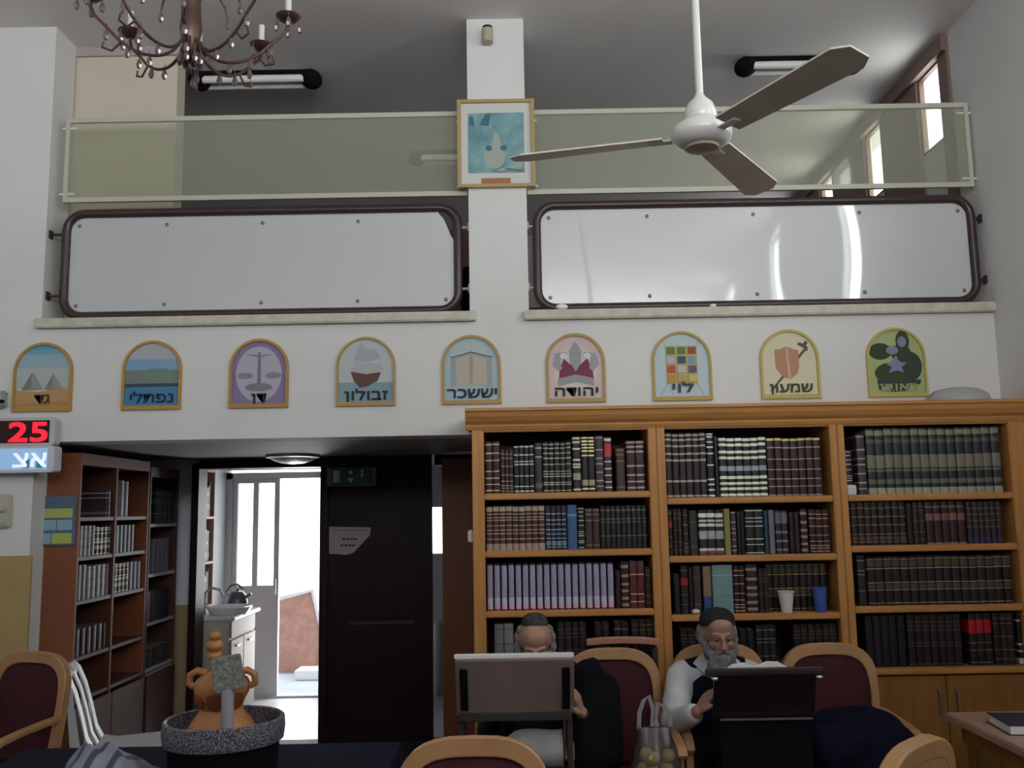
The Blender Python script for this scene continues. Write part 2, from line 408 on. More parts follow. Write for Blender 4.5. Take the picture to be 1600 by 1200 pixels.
# yard
struct(MB().box(-8, 6, 9.12, 22, -.12, -.005).done('floor_yard', mat('yard_concrete', (.5, .53, .58), .7, var=.08, scale=3)))
BR = mat('pink_brick', (.52, .28, .21), .8, var=.15, scale=12)
q = [at(430, 1078, 10.4), at(497, 1068, 10.4), at(501, 985, 10.4), at(489, 925, 10.4), at(430, 940, 10.4)]
b = MB().prism([(v.x, max(v.z, -.004)) for v in q], 'y', 10.4, 10.65)
yw = struct(b.done('wall_yard', BR))
MB().bar([(q[4].x, 10.52, q[4].z + .02), (q[3].x, 10.52, q[3].z + .02), (q[2].x + .02, 10.52, q[2].z), (q[1].x + .02, 10.52, q[1].z)], .04, .33).done('coping', mat('coping_white', (.8, .8, .8), .6), yw)
struct(MB().box(-2.3, -1.7, 9.9, 10.2, 0, .09).done('trim_8', mat('coping_white', (.8, .8, .8), .6)))
# dark panelled door with its notice and exit sign
b = MB(); b.box(-1.5, -.64, 7.27, 7.33, .0, SZ)
dd = struct(b.done('door_3', DARKW))
MB().box(-1.5, -1.44, 7.24, 7.27, 0, SZ).box(-.70, -.64, 7.24, 7.27, 0, SZ).box(-1.44, -.70, 7.24, 7.27, 0, .1).done('door_frame', DARKW, dd)
z = at(600, 973, 7.25).z
MB().box(-1.27, -.78, 7.255, 7.27, z - .012, z + .012).done('push_bar', mat('brass_strip', (.10, .05, .02), .4, .5), dd)
# partition at the right of the passage
struct(MB().box(-.53, .9, 6.88, 6.94, 0, 2.085).done('wall_partition', REDW))
# ------------------------------------------------------------ on the walls
t = thing('exit_sign', 'dark green exit sign with a running figure above the dark brown door', 'sign', (-1.25, 7.24, 1.975), rot=(0, .0175 * 0, 0))
MB().box(-.19, .19, -.06, 0, -.07, .07, bev=.006).done('housing', mat('sign_grey', (.22, .22, .25), .5), t)
MB().box(-.155, .155, -.066, -.06, -.062, .062).done('sign_face', mat('sign_green', (.01, .14, .11), .5), t)
b = MB(); SW = mat('sign_white', (.75, .78, .8), .5)
b.box(-.14, -.09, -.069, -.066, -.04, .05)
b.sph((-.005, -.067, .035), (.016, .003, .016), 10); b.prism([(-.03, -.01), (.02, -.01), (-.005, -.05)], 'y', -.069, -.066)
b.sph((.085, -.067, .045), (.012, .003, .012), 10)
b.tube([(.085, -.067, .03), (.08, -.067, -.005)], .01, 6, ry=.002); b.tube([(.05, -.067, .012), (.085, -.067, .025), (.115, -.067, .0)], .006, 6, ry=.002)
b.tube([(.08, -.067, -.005), (.10, -.067, -.025), (.125, -.067, -.02)], .007, 6, ry=.002); b.tube([(.08, -.067, -.005), (.065, -.067, -.03), (.045, -.067, -.045)], .007, 6, ry=.002)
b.done('pictogram', SW, t)
p = [at(514, 823, 7.26), at(579, 824, 7.26), at(578, 836, 7.26), at(552, 864, 7.26), at(540, 867, 7.26), at(514, 865, 7.26)]
nt_ = MB().prism([(v.x, v.z) for v in p], 'y', 7.262, 7.266).done('paper_notice', mat('notice_paper', (.44, .41, .40), .8))
tag(nt_, 'torn white paper notice taped to the dark brown door', 'notice')
b = MB(); INK = mat('ink', (.05, .04, .045), .8)
for zz, xa in ((842, 535), (852, 532)):
    for k in range(4):
        q = at(xa + k * 6, zz, 7.26); b.box(q.x, q.x + .022, 7.259, 7.262, q.z - .008, q.z + .006)
q = at(520, 829, 7.26); q2 = at(574, 828, 7.26); b.box(q.x, q2.x, 7.259, 7.262, q.z - .002, q.z + .002)
b.done('printed_lines', INK, nt_)
# ceiling lamp under the gallery
c = (-1.66, 7.0, SZ)
t = thing('ceiling_lamp', 'shallow round white lamp on the passage ceiling, left of the exit sign', 'lamp', c)
MB().lathe([(.2, 0), (.2, -.02), (.18, -.025)]).done('lamp_base', mat('lamp_metal', (.5, .5, .5), .3, .6), t, True)
MB().lathe([(.0001, -.07), (.08, -.062), (.14, -.045), (.18, -.022)]).done('lamp_shade', mat('lamp_opal', (.55, .54, .56), .3), t, True)
# pillar lamp
q = at(762, 58, 5.39)
t = thing('spot_lamp', 'small beige cylindrical lamp with dark top, high on the white pillar', 'lamp', q)
MB().cyl((0, -.04, -.055), (0, -.04, .03), .034, n=20).done('housing', mat('beige_plastic', (.42, .39, .31), .5), t, True)
MB().cyl((0, -.04, .03), (0, -.04, .045), .03, n=20).done('bulb_socket', BLACK, t, True)
MB().box(-.012, .012, -.03, .008, .0, .02).done('bracket', mat('beige_plastic', (.42, .39, .31), .5), t)
# framed picture on the pillar
q0, q1 = at(713, 154, 5.36), at(838, 291, 5.36); cx, cz = (q0.x + q1.x) / 2, (q0.z + q1.z) / 2; hw, hh = (q1.x - q0.x) / 2, (q0.z - q1.z) / 2
t = thing('framed_picture', 'gold framed turquoise picture with white mat hanging on the pillar', 'picture', (cx, 5.395, cz))
MB().bar([(-hw + .014, -.015, -hh + .014), (hw - .014, -.015, -hh + .014), (hw - .014, -.015, hh - .014), (-hw + .014, -.015, hh - .014)], .03, .03, (0, 1, 0), True).done('frame', mat('gilt_frame', (.42, .29, .12), .4), t)
MB().box(-hw + .02, hw - .02, -.012, -.002, -hh + .02, hh - .02).done('mat_board', mat('mat_board', (.62, .62, .61), .8), t)
pic = bpy.data.materials.new('turquoise_painting'); pic.use_nodes = True; nt = pic.node_tree; bs = nt.nodes['Principled BSDF']; bs.inputs['Roughness'].default_value = .5
tc = nt.nodes.new('ShaderNodeTexCoord'); n1 = nt.nodes.new('ShaderNodeTexNoise'); n1.inputs['Scale'].default_value = 7; n1.inputs['Detail'].default_value = 5
nt.links.new(tc.outputs['Object'], n1.inputs['Vector']); r = nt.nodes.new('ShaderNodeValToRGB')
r.color_ramp.elements[0].position = .3; r.color_ramp.elements[0].color = (*lin(70, 125, 135), 1); r.color_ramp.elements[1].position = .7; r.color_ramp.elements[1].color = (*lin(140, 178, 182), 1)
nt.links.new(n1.outputs['Fac'], r.inputs[0]); nt.links.new(r.outputs[0], bs.inputs['Base Color'])
w, h = .17, .195
b = MB(); b.mi = 0; b.box(-w, w, -.0145, -.012, -h + .01, h)
b.mi = 1; b.prism([(-.06, -.16), (.0, -.17), (.09, -.14), (.16, -.10), (.16, -.15), (.10, -.165), (.02, -.175)], 'y', -.016, -.0145)
b.prism(arc(-.01, -.085, .065, .075, 0, 2 * pi, 20)[:-1], 'y', -.016, -.0145); b.prism([(-.03, -.02), (-.01, .07), (.015, .06), (.03, -.02)], 'y', -.0165, -.0145)
b.mi = 2; b.prism([(-.10, .12), (-.06, .19), (-.03, .19), (-.045, .11)], 'y', -.016, -.0145); b.prism([(-.165, .12), (-.16, .18), (-.135, .17), (-.13, .11)], 'y', -.016, -.0145)
b.prism([(.06, -.155), (.15, -.172), (.16, -.178), (.05, -.165)], 'y', -.017, -.0145)
b.prism(arc(.045, -.03, .02, .018, 0, 2 * pi, 12)[:-1], 'y', -.0165, -.0145); b.prism(arc(-.045, -.03, .02, .018, 0, 2 * pi, 12)[:-1], 'y', -.0165, -.0145)
b.done('painting', [pic, mat('paint_pale', lin(160, 170, 160), .6), mat('paint_teal', lin(55, 110, 125), .6)], t)
MB().box(-.09, .085, -.018, -.0125, -hh + .018, -hh + .062).done('name_plate', mat('copper_plate', (.36, .15, .04), .4), t)
# ------------------------------------------------------------ gallery rails with glass
RF = mat('rail_cream', (.52, .52, .43), .4); RG = glassy('rail_glass', (.88, .89, .80), diff=.20)
for (xa, xb, lab, sides) in ((-2.72, -.25, 'clear glass guard rail in cream frame above the left white panel', (1, 0)), (.115, 2.84, 'clear glass guard rail in cream frame above the right white panel', (0, 1))):
    t = thing('glass_guard', lab, 'railing', ((xa + xb) / 2, 5.46, 3.62)); L = (xb - xa) / 2
    b = MB(); b.box(-L, L, -.012, .012, .495, .525); b.box(-L, L, -.012, .012, -.015, .015)
    b.box(L - .025, L, -.012, .012, .015, .495); b.box(-L, -L + .025, -.012, .012, .015, .495); b.done('frame', RF, t)
    MB().box(-L + .02, L - .02, -.003, .003, .01, .5).done('glass', RG, t)
    for x in (-L + .02, L - .02):
        for zz in (.04, .46): MB().cyl((x - .045, 0, zz), (x + .045, 0, zz), .008, n=8).done('clip', WHITE, t)
# white panels in brown tube frames
WAVE = mat('glossy_white_sheet', (.60, .61, .63), .3, coat=1)
nt = WAVE.node_tree; nt.nodes['Principled BSDF'].inputs['Coat IOR'].default_value = 1.8; tc = nt.nodes.new('ShaderNodeTexCoord'); wv = nt.nodes.new('ShaderNodeTexNoise'); wv.inputs['Scale'].default_value = 1.6; wv.inputs['Detail'].default_value = 0
bp = nt.nodes.new('ShaderNodeBump'); bp.inputs['Strength'].default_value = .6; bp.inputs['Distance'].default_value = .02
nt.links.new(tc.outputs['Object'], wv.inputs['Vector']); nt.links.new(wv.outputs['Fac'], bp.inputs['Height']); nt.links.new(bp.outputs[0], nt.nodes['Principled BSDF'].inputs['Coat Normal']); nt.nodes['Principled BSDF'].inputs['Coat Roughness'].default_value = .04
for side, (xa, xb, za, zb) in ((0, (-2.685, -.312, 2.895, 3.53)), (1, (.165, 2.80, 2.895, 3.53))):
    cx, cz = (xa + xb) / 2, (za + zb) / 2; hw, hh = (xb - xa) / 2, (zb - za) / 2
    t = thing('balustrade_panel', ['matt white gallery panel in brown tube frame with a broken upper right corner', 'glossy white gallery panel in brown tube frame, right of the pillar'][side], 'panel', (cx, 5.45, cz))
    MB().tube([(x, 0, z) for x, z in rrect(-hw, hw, -hh, hh, .11)], .027, 10, True).done('tube_frame', BROWNT, t, True)
    r = rrect(-hw, hw, -hh, hh, .11)
    if side == 0:
        r = [q for q in r if not (q[0] > hw - .12 and q[1] > hh - .2)]
        i = max(range(len(r)), key=lambda k: r[k][0] + (-100 if r[k][1] > 0 else 0))
        r = rrect(-hw, hw, -hh, hh, .11)[7:] ; r = r + [(hw, hh - .25), (hw - .045, hh - .17), (hw - .085, hh - .07), (hw - .12, hh - .03), (hw - .1, hh)]
    MB().prism(r, 'y', .004, .010).done('white_sheet', WAVE if side else mat('matt_white_sheet', (.56, .57, .59), .4), t)
    for x in (-hw + .075, -hw * .49, 0, hw * .49, hw - .075):
        for z in (-hh + .065, hh - .075):
            if side == 0 and x > hw - .1 and z > 0: continue
            MB().sph((x, .002, z), (.012, .006, .012), 10).done('screw', mat('steel_dull', (.22, .22, .22), .4, .5), t, True)
    for z in (-.19, .19):
        for sx in (-1, 1):
            b = MB(); xw = {(0, -1): -2.785, (0, 1): -.243, (1, -1): .108, (1, 1): RX}[(side, sx)] - cx
            b.cyl((sx * hw, 0, z), (xw - sx * .002, 0, z), .009, n=10); b.box(xw - .006 - sx * .004, xw + .006 - sx * .004, -.02, .02, z - .025, z + .025)
            b.done('wall_bracket', BROWNT if sx * (1 if side else -1) > 0 else mat('bracket_grey', (.35, .35, .36), .4), t)
# small white objects on the right sill
for px_, py_, r_, lab in ((878, 485, .02, 'larger white blob of putty at the left end of the right stone sill'), (1114, 480, .011, 'tiny white chip lying mid-way along the right stone sill')):
    q = at(px_, py_, 5.38); tag(MB().sph((0, 0, 0), (r_ * 1.8, r_, r_ * .9), 12).done('plaster_chip', mat('chip_white', (.95, .95, .95), .5), None, True, (q.x, 5.375, 2.868 + r_ * .85)), lab, 'chip')
# ------------------------------------------------------------ painted tribe plaques
PM = {}
def pc(name, *rgb):
    return mat('paint_' + name, lin(*rgb), .65)
def plaque(px_, label, bw, layers, text, tcol, tw, tz, th, gold=(178, 140, 68), tx=0):
    c = at(px_, 600, WY); t = thing('tribe_plaque', label, 'wall painting', (c.x, WY - .001, 2.318))
    hw = .174; bw += .004
    def arch(hw, z0, top): return [(-hw, z0)] + [(hw, z0)] + arc(0, .236, hw, top - .236, 0, pi, 22)
    inner = arch(hw - .012, .024, .398)
    def clip(za, zb):
        L = [p for p in inner if za <= p[1] <= zb]
        out = []
        n = len(inner)
        for i in range(n):
            p, q = inner[i], inner[(i + 1) % n]
            if za <= p[1] <= zb: out.append(p)
            for zc in sorted((za, zb), key=lambda v: abs(v - p[1])):
                if (p[1] - zc) * (q[1] - zc) < 0:
                    k = (zc - p[1]) / (q[1] - p[1]); out.append((p[0] + (q[0] - p[0]) * k, zc))
        return out
    mats = []; b = MB(); y = -.004
    for ly in layers:
        col = ly[1]
        m = pc('%d_%d_%d' % col, *col)
        if m not in mats: mats.append(m)
        b.mi = mats.index(m)
        if ly[0] == 's': pts = clip(ly[2], ly[3])
        elif ly[0] == 'p': pts = ly[2]
        elif ly[0] == 'e':
            pts = arc(ly[2], ly[3], ly[4], ly[5], 0, 2 * pi, 24)[:-1]
        b.prism(pts, 'y', y, y + .0004); y -= .0006
    b.done('picture_field', mats, t)
    G = pc('gold%d' % gold[2], *gold)
    bb = MB(); o_ = arch(hw, 0, .41)
    N = len(o_)
    i_ = arch(hw - bw, .024, .41 - bw)
    for a in range(N):
        c2 = (a + 1) % N
        for yy in (-.016,):
            bb.face([(o_[a][0], yy, o_[a][1]), (o_[c2][0], yy, o_[c2][1]), (i_[c2][0], yy, i_[c2][1]), (i_[a][0], yy, i_[a][1])])
        bb.face([(o_[a][0], -.016, o_[a][1]), (o_[a][0], 0, o_[a][1]), (o_[c2][0], 0, o_[c2][1]), (o_[c2][0], -.016, o_[c2][1])])
        bb.face([(i_[a][0], -.016, i_[a][1]), (i_[c2][0], -.016, i_[c2][1]), (i_[c2][0], 0, i_[c2][1]), (i_[a][0], 0, i_[a][1])])
    bmesh.ops.remove_doubles(bb.b, verts=bb.b.verts, dist=1e-5)
    bb.done('border', G, t)
    textmesh('lettering', text[::-1], th, .0006, pc('ink%d' % tcol[0], *tcol), t, (tx, y - .002, tz), bold=.0045, width=tw)
    return t
gr = (120, 122, 126)
plaque(68, 'arched wall painting of two pyramids on sand under blue sky, leftmost', .011, [
    ('s', (176, 184, 186), .14, .40), ('s', (150, 178, 192), .26, .34), ('s', (112, 163, 190), .34, .372), ('s', (86, 150, 186), .37, .40),
    ('p', (150, 148, 136), [(-.125, .13), (-.065, .235), (.0, .13)]), ('p', (128, 128, 120), [(-.125, .13), (-.065, .235), (-.07, .13)]),
    ('p', (152, 150, 138), [(.01, .13), (.06, .225), (.12, .13)]), ('p', (130, 130, 122), [(.01, .13), (.06, .225), (.055, .13)]),
    ('p', (186, 148, 100), [(-.162, .024), (.162, .024), (.162, .135), (.08, .13), (-.02, .118), (-.162, .128)]),
    ('p', (172, 132, 84), [(-.162, .03), (.162, .03), (.162, .06), (-.162, .045)])], 'גד', (84, 52, 30), .088, .046, .085)
plaque(238, 'arched wall painting of a blue lake with green hills behind', .011, [
    ('s', (172, 178, 186), .3, .40), ('s', (128, 164, 198), .225, .3), ('s', (118, 132, 124), .15, .235), ('e', (112, 140, 120), .03, .215, .10, .03), ('s', (54, 70, 84), .135, .155), ('s', (66, 128, 168), .024, .135)],
    'נפתלי', (20, 32, 72), .25, .04, .085)
plaque(405, 'arched wall painting of grey balance scales on a purple ground', .012, [
    ('s', (134, 118, 158), .024, .40), ('e', (176, 172, 190), -.002, .20, .135, .165), ('p', gr, [(-.012, .11), (.012, .11), (.008, .33), (-.008, .33)]),
    ('p', (130, 130, 136), [(-.085, .315), (-.04, .318), (0, .308), (.04, .318), (.085, .315), (.04, .308), (0, .296), (-.04, .308)]),
    ('e', (134, 134, 140), -.08, .19, .046, .018), ('e', (134, 134, 140), .085, .192, .046, .018), ('e', (124, 126, 132), .0, .122, .08, .024)], 'דן', (34, 30, 40), .085, .03, .085, (176, 136, 72))
plaque(572, 'arched wall painting of a brown ship with pale sails', .010, [
    ('s', (184, 190, 192), .13, .40), ('s', (126, 156, 168), .024, .14), ('p', (162, 170, 178), [(-.075, .27), (-.03, .38), (0, .34), (.06, .335), (.085, .28), (.0, .262)]),
    ('p', (176, 178, 178), [(-.085, .205), (-.07, .262), (.0, .256), (.095, .25), (.10, .21), (0, .192)]),
    ('p', (96, 66, 58), [(-.09, .205), (0, .188), (.088, .2), (.07, .15), (.01, .115), (-.035, .108), (-.07, .15)])], 'זבולון', (34, 44, 52), .25, .034, .085, (176, 146, 90))
plaque(737, 'arched wall painting of an open pale book on light blue', .012, [
    ('s', (164, 190, 200), .024, .40), ('e', (180, 192, 194), 0, .24, .14, .13), ('p', (150, 162, 168), [(-.122, .10), (-.122, .275), (0, .307), (.122, .275), (.122, .10), (0, .12)]),
    ('p', (184, 176, 166), [(-.09, .10), (-.09, .268), (0, .295), (.09, .268), (.09, .10), (0, .115)]), ('p', (168, 152, 138), [(-.012, .12), (-.012, .29), (.012, .29), (.006, .12)]),
    ('p', (70, 76, 80), [(-.125, .274), (0, .306), (.125, .274), (.125, .279), (0, .312), (-.125, .279)])], 'יששכר', (22, 34, 58), .29, .036, .085, (176, 148, 92))
plaque(900, 'arched wall painting of a grey crown with maroon lining on pink', .012, [
    ('s', (206, 186, 188), .024, .40), ('e', (210, 198, 198), 0, .19, .13, .15), ('p', (122, 46, 76), [(-.10, .14), (-.095, .19), (-.07, .26), (0, .2), (.07, .26), (.10, .19), (.105, .14), (0, .165)]),
    ('p', (150, 152, 158), [(-.105, .095), (-.108, .14), (0, .165), (.108, .14), (.105, .095), (0, .12)]),
    ('p', (158, 158, 162), [(-.10, .185), (-.135, .22), (-.12, .29), (-.05, .30), (-.055, .275), (-.09, .265), (-.08, .20)]),
    ('p', (158, 158, 162), [(.10, .185), (.14, .22), (.12, .29), (.05, .30), (.055, .275), (.09, .265), (.08, .20)]),
    ('p', (150, 152, 156), [(-.035, .30), (-.03, .23), (0, .18), (.03, .23), (.035, .30)]), ('p', (156, 158, 160), [(-.04, .30), (-.015, .34), (0, .36), (.015, .34), (.04, .30)]),
    ('e', (214, 214, 214), -.07, .275, .022, .018), ('e', (214, 214, 214), .07, .275, .022, .018)], 'יהודה', (30, 30, 34), .25, .036, .08, (196, 150, 92))
cells = [(96, 124, 78), (80, 122, 78), (150, 72, 50), (180, 182, 196), (62, 76, 122), (128, 154, 186), (186, 76, 76), (190, 182, 190), (98, 86, 122), (196, 136, 72), (176, 160, 96), (200, 180, 120)]
L = [('s', (184, 202, 212), .024, .40), ('p', (172, 160, 110), [(-.13, .03), (-.125, .03), (-.085, .10), (-.09, .10)]), ('p', (172, 160, 110), [(.13, .03), (.125, .03), (.085, .10), (.09, .10)]),
     ('p', (190, 190, 170), [(-.12, .36), (-.11, .366), (-.085, .32), (-.09, .315)]), ('p', (190, 190, 170), [(.12, .36), (.11, .366), (.085, .32), (.09, .315)]),
     ('p', (186, 172, 100), [(-.092, .10), (.092, .10), (.092, .325), (-.092, .325)])]
for k, c in enumerate(cells):
    x = -.062 + .062 * (k % 3); z = .295 - .055 * (k // 3); L.append(('p', c, [(x - .024, z - .021), (x + .024, z - .021), (x + .024, z + .021), (x - .024, z + .021)]))
plaque(1066, 'arched wall painting of a breastplate of coloured squares on pale blue', .010, L, 'לוי', (60, 64, 70), .12, .046, .08, (180, 156, 84))
plaque(1235, 'arched wall painting of a brown shield over a sword on cream', .011, [
    ('s', (212, 208, 178), .024, .40), ('p', (92, 88, 80), [(-.12, .05), (-.108, .045), (.115, .30), (.105, .315)]), ('p', (82, 80, 78), [(.05, .32), (.06, .335), (.085, .325), (.10, .345), (.115, .33), (.10, .31), (.115, .285), (.10, .28), (.085, .3)]),
    ('p', (180, 134, 106), [(-.085, .29), (-.05, .295), (-.015, .31), (.02, .295), (.055, .285), (.055, .18), (.04, .145), (.0, .115), (-.045, .13), (-.082, .18)]),
    ('p', (204, 172, 150), [(-.02, .305), (-.008, .308), (.005, .12), (-.012, .12)])], 'שמעון', (70, 62, 48), .25, .036, .08, (190, 172, 98))
plaque(1402, 'arched wall painting of dark green leaves with lilac flowers, rightmost', .010, [
    ('s', (168, 182, 124), .024, .40), ('e', (44, 62, 34), -.09, .27, .068, .05), ('e', (46, 66, 34), -.02, .14, .11, .065), ('e', (50, 62, 50), .085, .18, .065, .085), ('e', (44, 66, 40), .045, .33, .04, .06), ('e', (48, 64, 44), .03, .26, .06, .05),
    ('p', (56, 60, 50), [(-.11, .04), (-.12, .1), (.14, .1), (.13, .07), (.07, .08), (.06, .035), (-.03, .03), (-.05, .08)]), ('e', (124, 132, 160), .04, .325, .026, .032), ('e', (130, 136, 164), -.02, .275, .036, .025),
    ('p', (126, 134, 172), [(-.07, .2), (-.03, .205), (.0, .245), (.015, .205), (.06, .2), (.03, .175), (.04, .14), (0, .155), (-.05, .14), (-.03, .175)])], 'ראובן', (150, 160, 118), .22, .034, .065, (190, 176, 102))
# ------------------------------------------------------------ fluorescent fittings of the gallery ceiling
def fitting(xa, xb, y, lab):
    L = (xb - xa) / 2; t = thing('fluorescent_fitting', lab, 'light fitting', ((xa + xb) / 2, y, ZC))
    MB().box(-L + .06, L - .06, -.06, .06, -.03, 0).done('mounting_tray', BLACK, t)
    for s in (-1, 1): MB().cyl((-L + .1, s * .05, -.06), (L - .1, s * .05, -.06), .026, n=14).done('lamp_tube', mat('tube_white', (.8, .8, .8), .3), t, True)
    for s in (-1, 1): MB().sph((s * (L - .06), 0, -.045), (.075, .10, .06), 16).done('end_cap', BLACK, t, True)
q0, q1 = atz(300, 130, 4.67), atz(497, 118, 4.67); fitting(q0.x, q1.x, 6.07, 'unlit twin-tube fluorescent fitting on gallery ceiling, left of the pillar')
q0, q1 = atz(1150, 108, 4.67), atz(1348, 98, 4.67); fitting(q0.x, q1.x, 6.0, 'unlit twin-tube fluorescent fitting on gallery ceiling behind the fan blade')
q0 = atz(640, 247, 4.67); fitting(q0.x, q0.x + .86, 7.55, 'far twin-tube fluorescent fitting seen through the glass beside the picture')
# ------------------------------------------------------------ the big pine bookcases
BY = 5.0; BB = 5.37                       # front and back of the cases
def zat(x, y, D=BY): return at(x, y, D).z
posts = [(-.222, -.158), (.728, .818), (1.706, 1.786), (2.668, 2.76)]
bays = []                                 # x0, x1, [tops of shelf boards from the top], label
LEDGE = zat(1450, 1043)
HDR0, HDR1 = zat(890, 673), zat(890, 662)
SH = [[zat(890, 769), zat(890, 859), zat(890, 953)], [zat(1170, 776), zat(1170, 867), zat(1170, 959)], [zat(1450, 771), zat(1450, 851), zat(1450, 946)]]
NAMES = ['left', 'middle', 'right']
for i in range(3):
    xa = posts[i][0] if i == 0 else (posts[i][0] + posts[i][1]) / 2 + .001
    xb = posts[i + 1][1] if i == 2 else (posts[i + 1][0] + posts[i + 1][1]) / 2 - .001
    ia, ib = posts[i][1], posts[i + 1][0]
    t = thing('bookcase', ['left bay of the tall pine bookcase, ending at the passage', 'middle bay of the tall pine bookcase, holding two cups', 'right bay of the tall pine bookcase, next to the right wall'][i], 'bookcase', ((xa + xb) / 2, BY, 0)); cx = (xa + xb) / 2
    def bx(n, m, *a, bev=.004, par=None):
        b = MB(); b.box(a[0] - cx, a[1] - cx, a[2] - BY, a[3] - BY, a[4], a[5], bev=bev); return b.done(n, m, par or t)
    bx('upright', PINEV, xa, ia, BY, BB, 0, 2.15); bx('upright', PINEV, ib, xb, BY, BB, 0, 2.15)
    bx('header', PINE, ia, ib, BY + .004, BY + .03, HDR0, 2.15)
    bx('back_panel', BACK, ia, ib, BB - .015, BB, .06, 2.15, bev=0)
    for z in SH[i]: bx('shelf', PINE, ia, ib, BY + .002, BB - .016, z - .034, z, bev=.005)
    bx('ledge', PINE, ia, ib, BY - .03, BB - .016, LEDGE - .03, LEDGE, bev=.006)
    bx('plinth', PINED, ia, ib, BY + .03, BY + .05, 0, .08)
    mid = (ia + ib) / 2
    for s, (a, c) in enumerate(((ia + .003, mid - .002), (mid + .002, ib - .003))):
        d = bx('door', PINED, a, c, BY - .012, BY + .008, .085, LEDGE - .04)
        hx = (mid - .045 if s == 0 else mid + .045) - cx; hb = MB()
        hb.tube([(hx, -.012, LEDGE - .11), (hx, -.035, LEDGE - .125), (hx, -.038, LEDGE - .17), (hx, -.035, LEDGE - .215), (hx, -.012, LEDGE - .23)], .006, 8)
        hb.done('door_handle', mat('handle_steel', (.5, .48, .46), .3, 1), d, True)
# cornice over all bays
CT = zat(1170, 632)
prof = [(BY + .03, 2.13), (BY - .004, 2.13), (BY - .012, 2.15), (BY - .012, 2.158), (BY - .03, 2.175), (BY - .045, 2.20), (BY - .05, 2.225), (BY - .062, 2.228), (BY - .062, 2.245), (BB, 2.245), (BB, 2.152), (BY + .03, 2.152)]
b = MB(); b.prism(prof, 'x', -.255, RX - .004)
tag(b.done('cornice', PINE), 'long moulded pine cornice running along the bookcase tops', 'cornice')
q = at(738, 838, 5.0); t = tag(MB().box(-.028, 0, -.02, .02, -.032, .032, bev=.006).done('wall_switch', mat('switch_white', (.6, .6, .58), .4), None, False, (-.223, 5.05, q.z)), 'small white switch box on left side of the left bookcase bay', 'switch')
# ------------------------------------------------------------ books
NTH = ['first', 'second', 'third', 'fourth', 'fifth', 'sixth', 'seventh', 'eighth', 'ninth']
def nth(k, n):
    if n == 2: return ['left-hand', 'right-hand'][k]
    if k == 0: return 'leftmost'
    if k == n - 1: return 'rightmost'
    if n % 2 and k == n // 2: return 'middle'
    return NTH[k] + '-from-left' if k < n / 2 else NTH[n - 1 - k] + '-from-right'
def btag(o, words, where, k, n):
    w = words.replace('volume', 'book'); L = (nth(k, n) + ' ' if n > 1 else '') + w + ', ' + where
    if len(L.split()) > 16: print('LONG', L)
    g = 'run of ' + (w.replace('book', 'books', 1)) + ', ' + where if n > 1 else None
    tag(o, L, 'book', g)
def book_mesh(key, w, h, d, m):
    """rounded spine with raised bands at -y, boards and a page block"""
    b = MB(); r = w / 2; n = 8
    bulge = min(.008, w * .3)
    def prof(e): return [(-r - e, d)] + [(-(r + e) * math.cos(pi * k / n), -bulge * math.sin(pi * k / n) - e + (.002 if k in (0, n) else 0)) for k in range(n + 1)] + [(r + e, d)]
    o = prof(0); i = [(max(-r + .003, min(r - .003, x)), y + .003 if y < d else d) for x, y in o]
    A = [[b.b.verts.new((x, y, z)) for x, y in q] for q, z in ((o, 0), (o, h), (i, h), (i, 0))]
    for u in range(4):
        P, Q = A[u], A[(u + 1) % 4]
        for k in range(len(P) - 1): b.b.faces.new((P[k], P[k + 1], Q[k + 1], Q[k]))
    for k in (0, -1): b.b.faces.new([A[u][k] for u in range(4)])
    for f in (.17, .37, .62, .80):
        z = h * f; q = [(-r * .98 * math.cos(pi * k / n), -bulge * math.sin(pi * k / n) - .0016) for k in range(n + 1)]
        b.prism(q + [(r * .9, .001), (-r * .9, .001)], 'z', z - .0025, z + .0025)
    b.mi = 1; b.box(-r + .0035, r - .0035, .002, d - .004, .004, h - .004)
    bmesh.ops.recalc_face_normals(b.b, faces=b.b.faces)
    me = bpy.data.meshes.new('book'); b.b.to_mesh(me); b.b.free(); me.materials.append(m); me.materials.append(PAPERB)
    return me
PAPERB = mat('book_pages', (.36, .32, .25), .9)
def L3(c): return lin(*c)
gold = L3((158, 138, 92)); pale = L3((196, 190, 180)); silv = L3((190, 194, 190)); dim = L3((112, 98, 86)); red = L3((150, 26, 30))
def bands(zs, w=.02, c=pale): return [(z - w / 2, z + w / 2, c) for z in zs]
def bm(k, *a, **kw): return bookmat('book_' + k, *a, **kw)
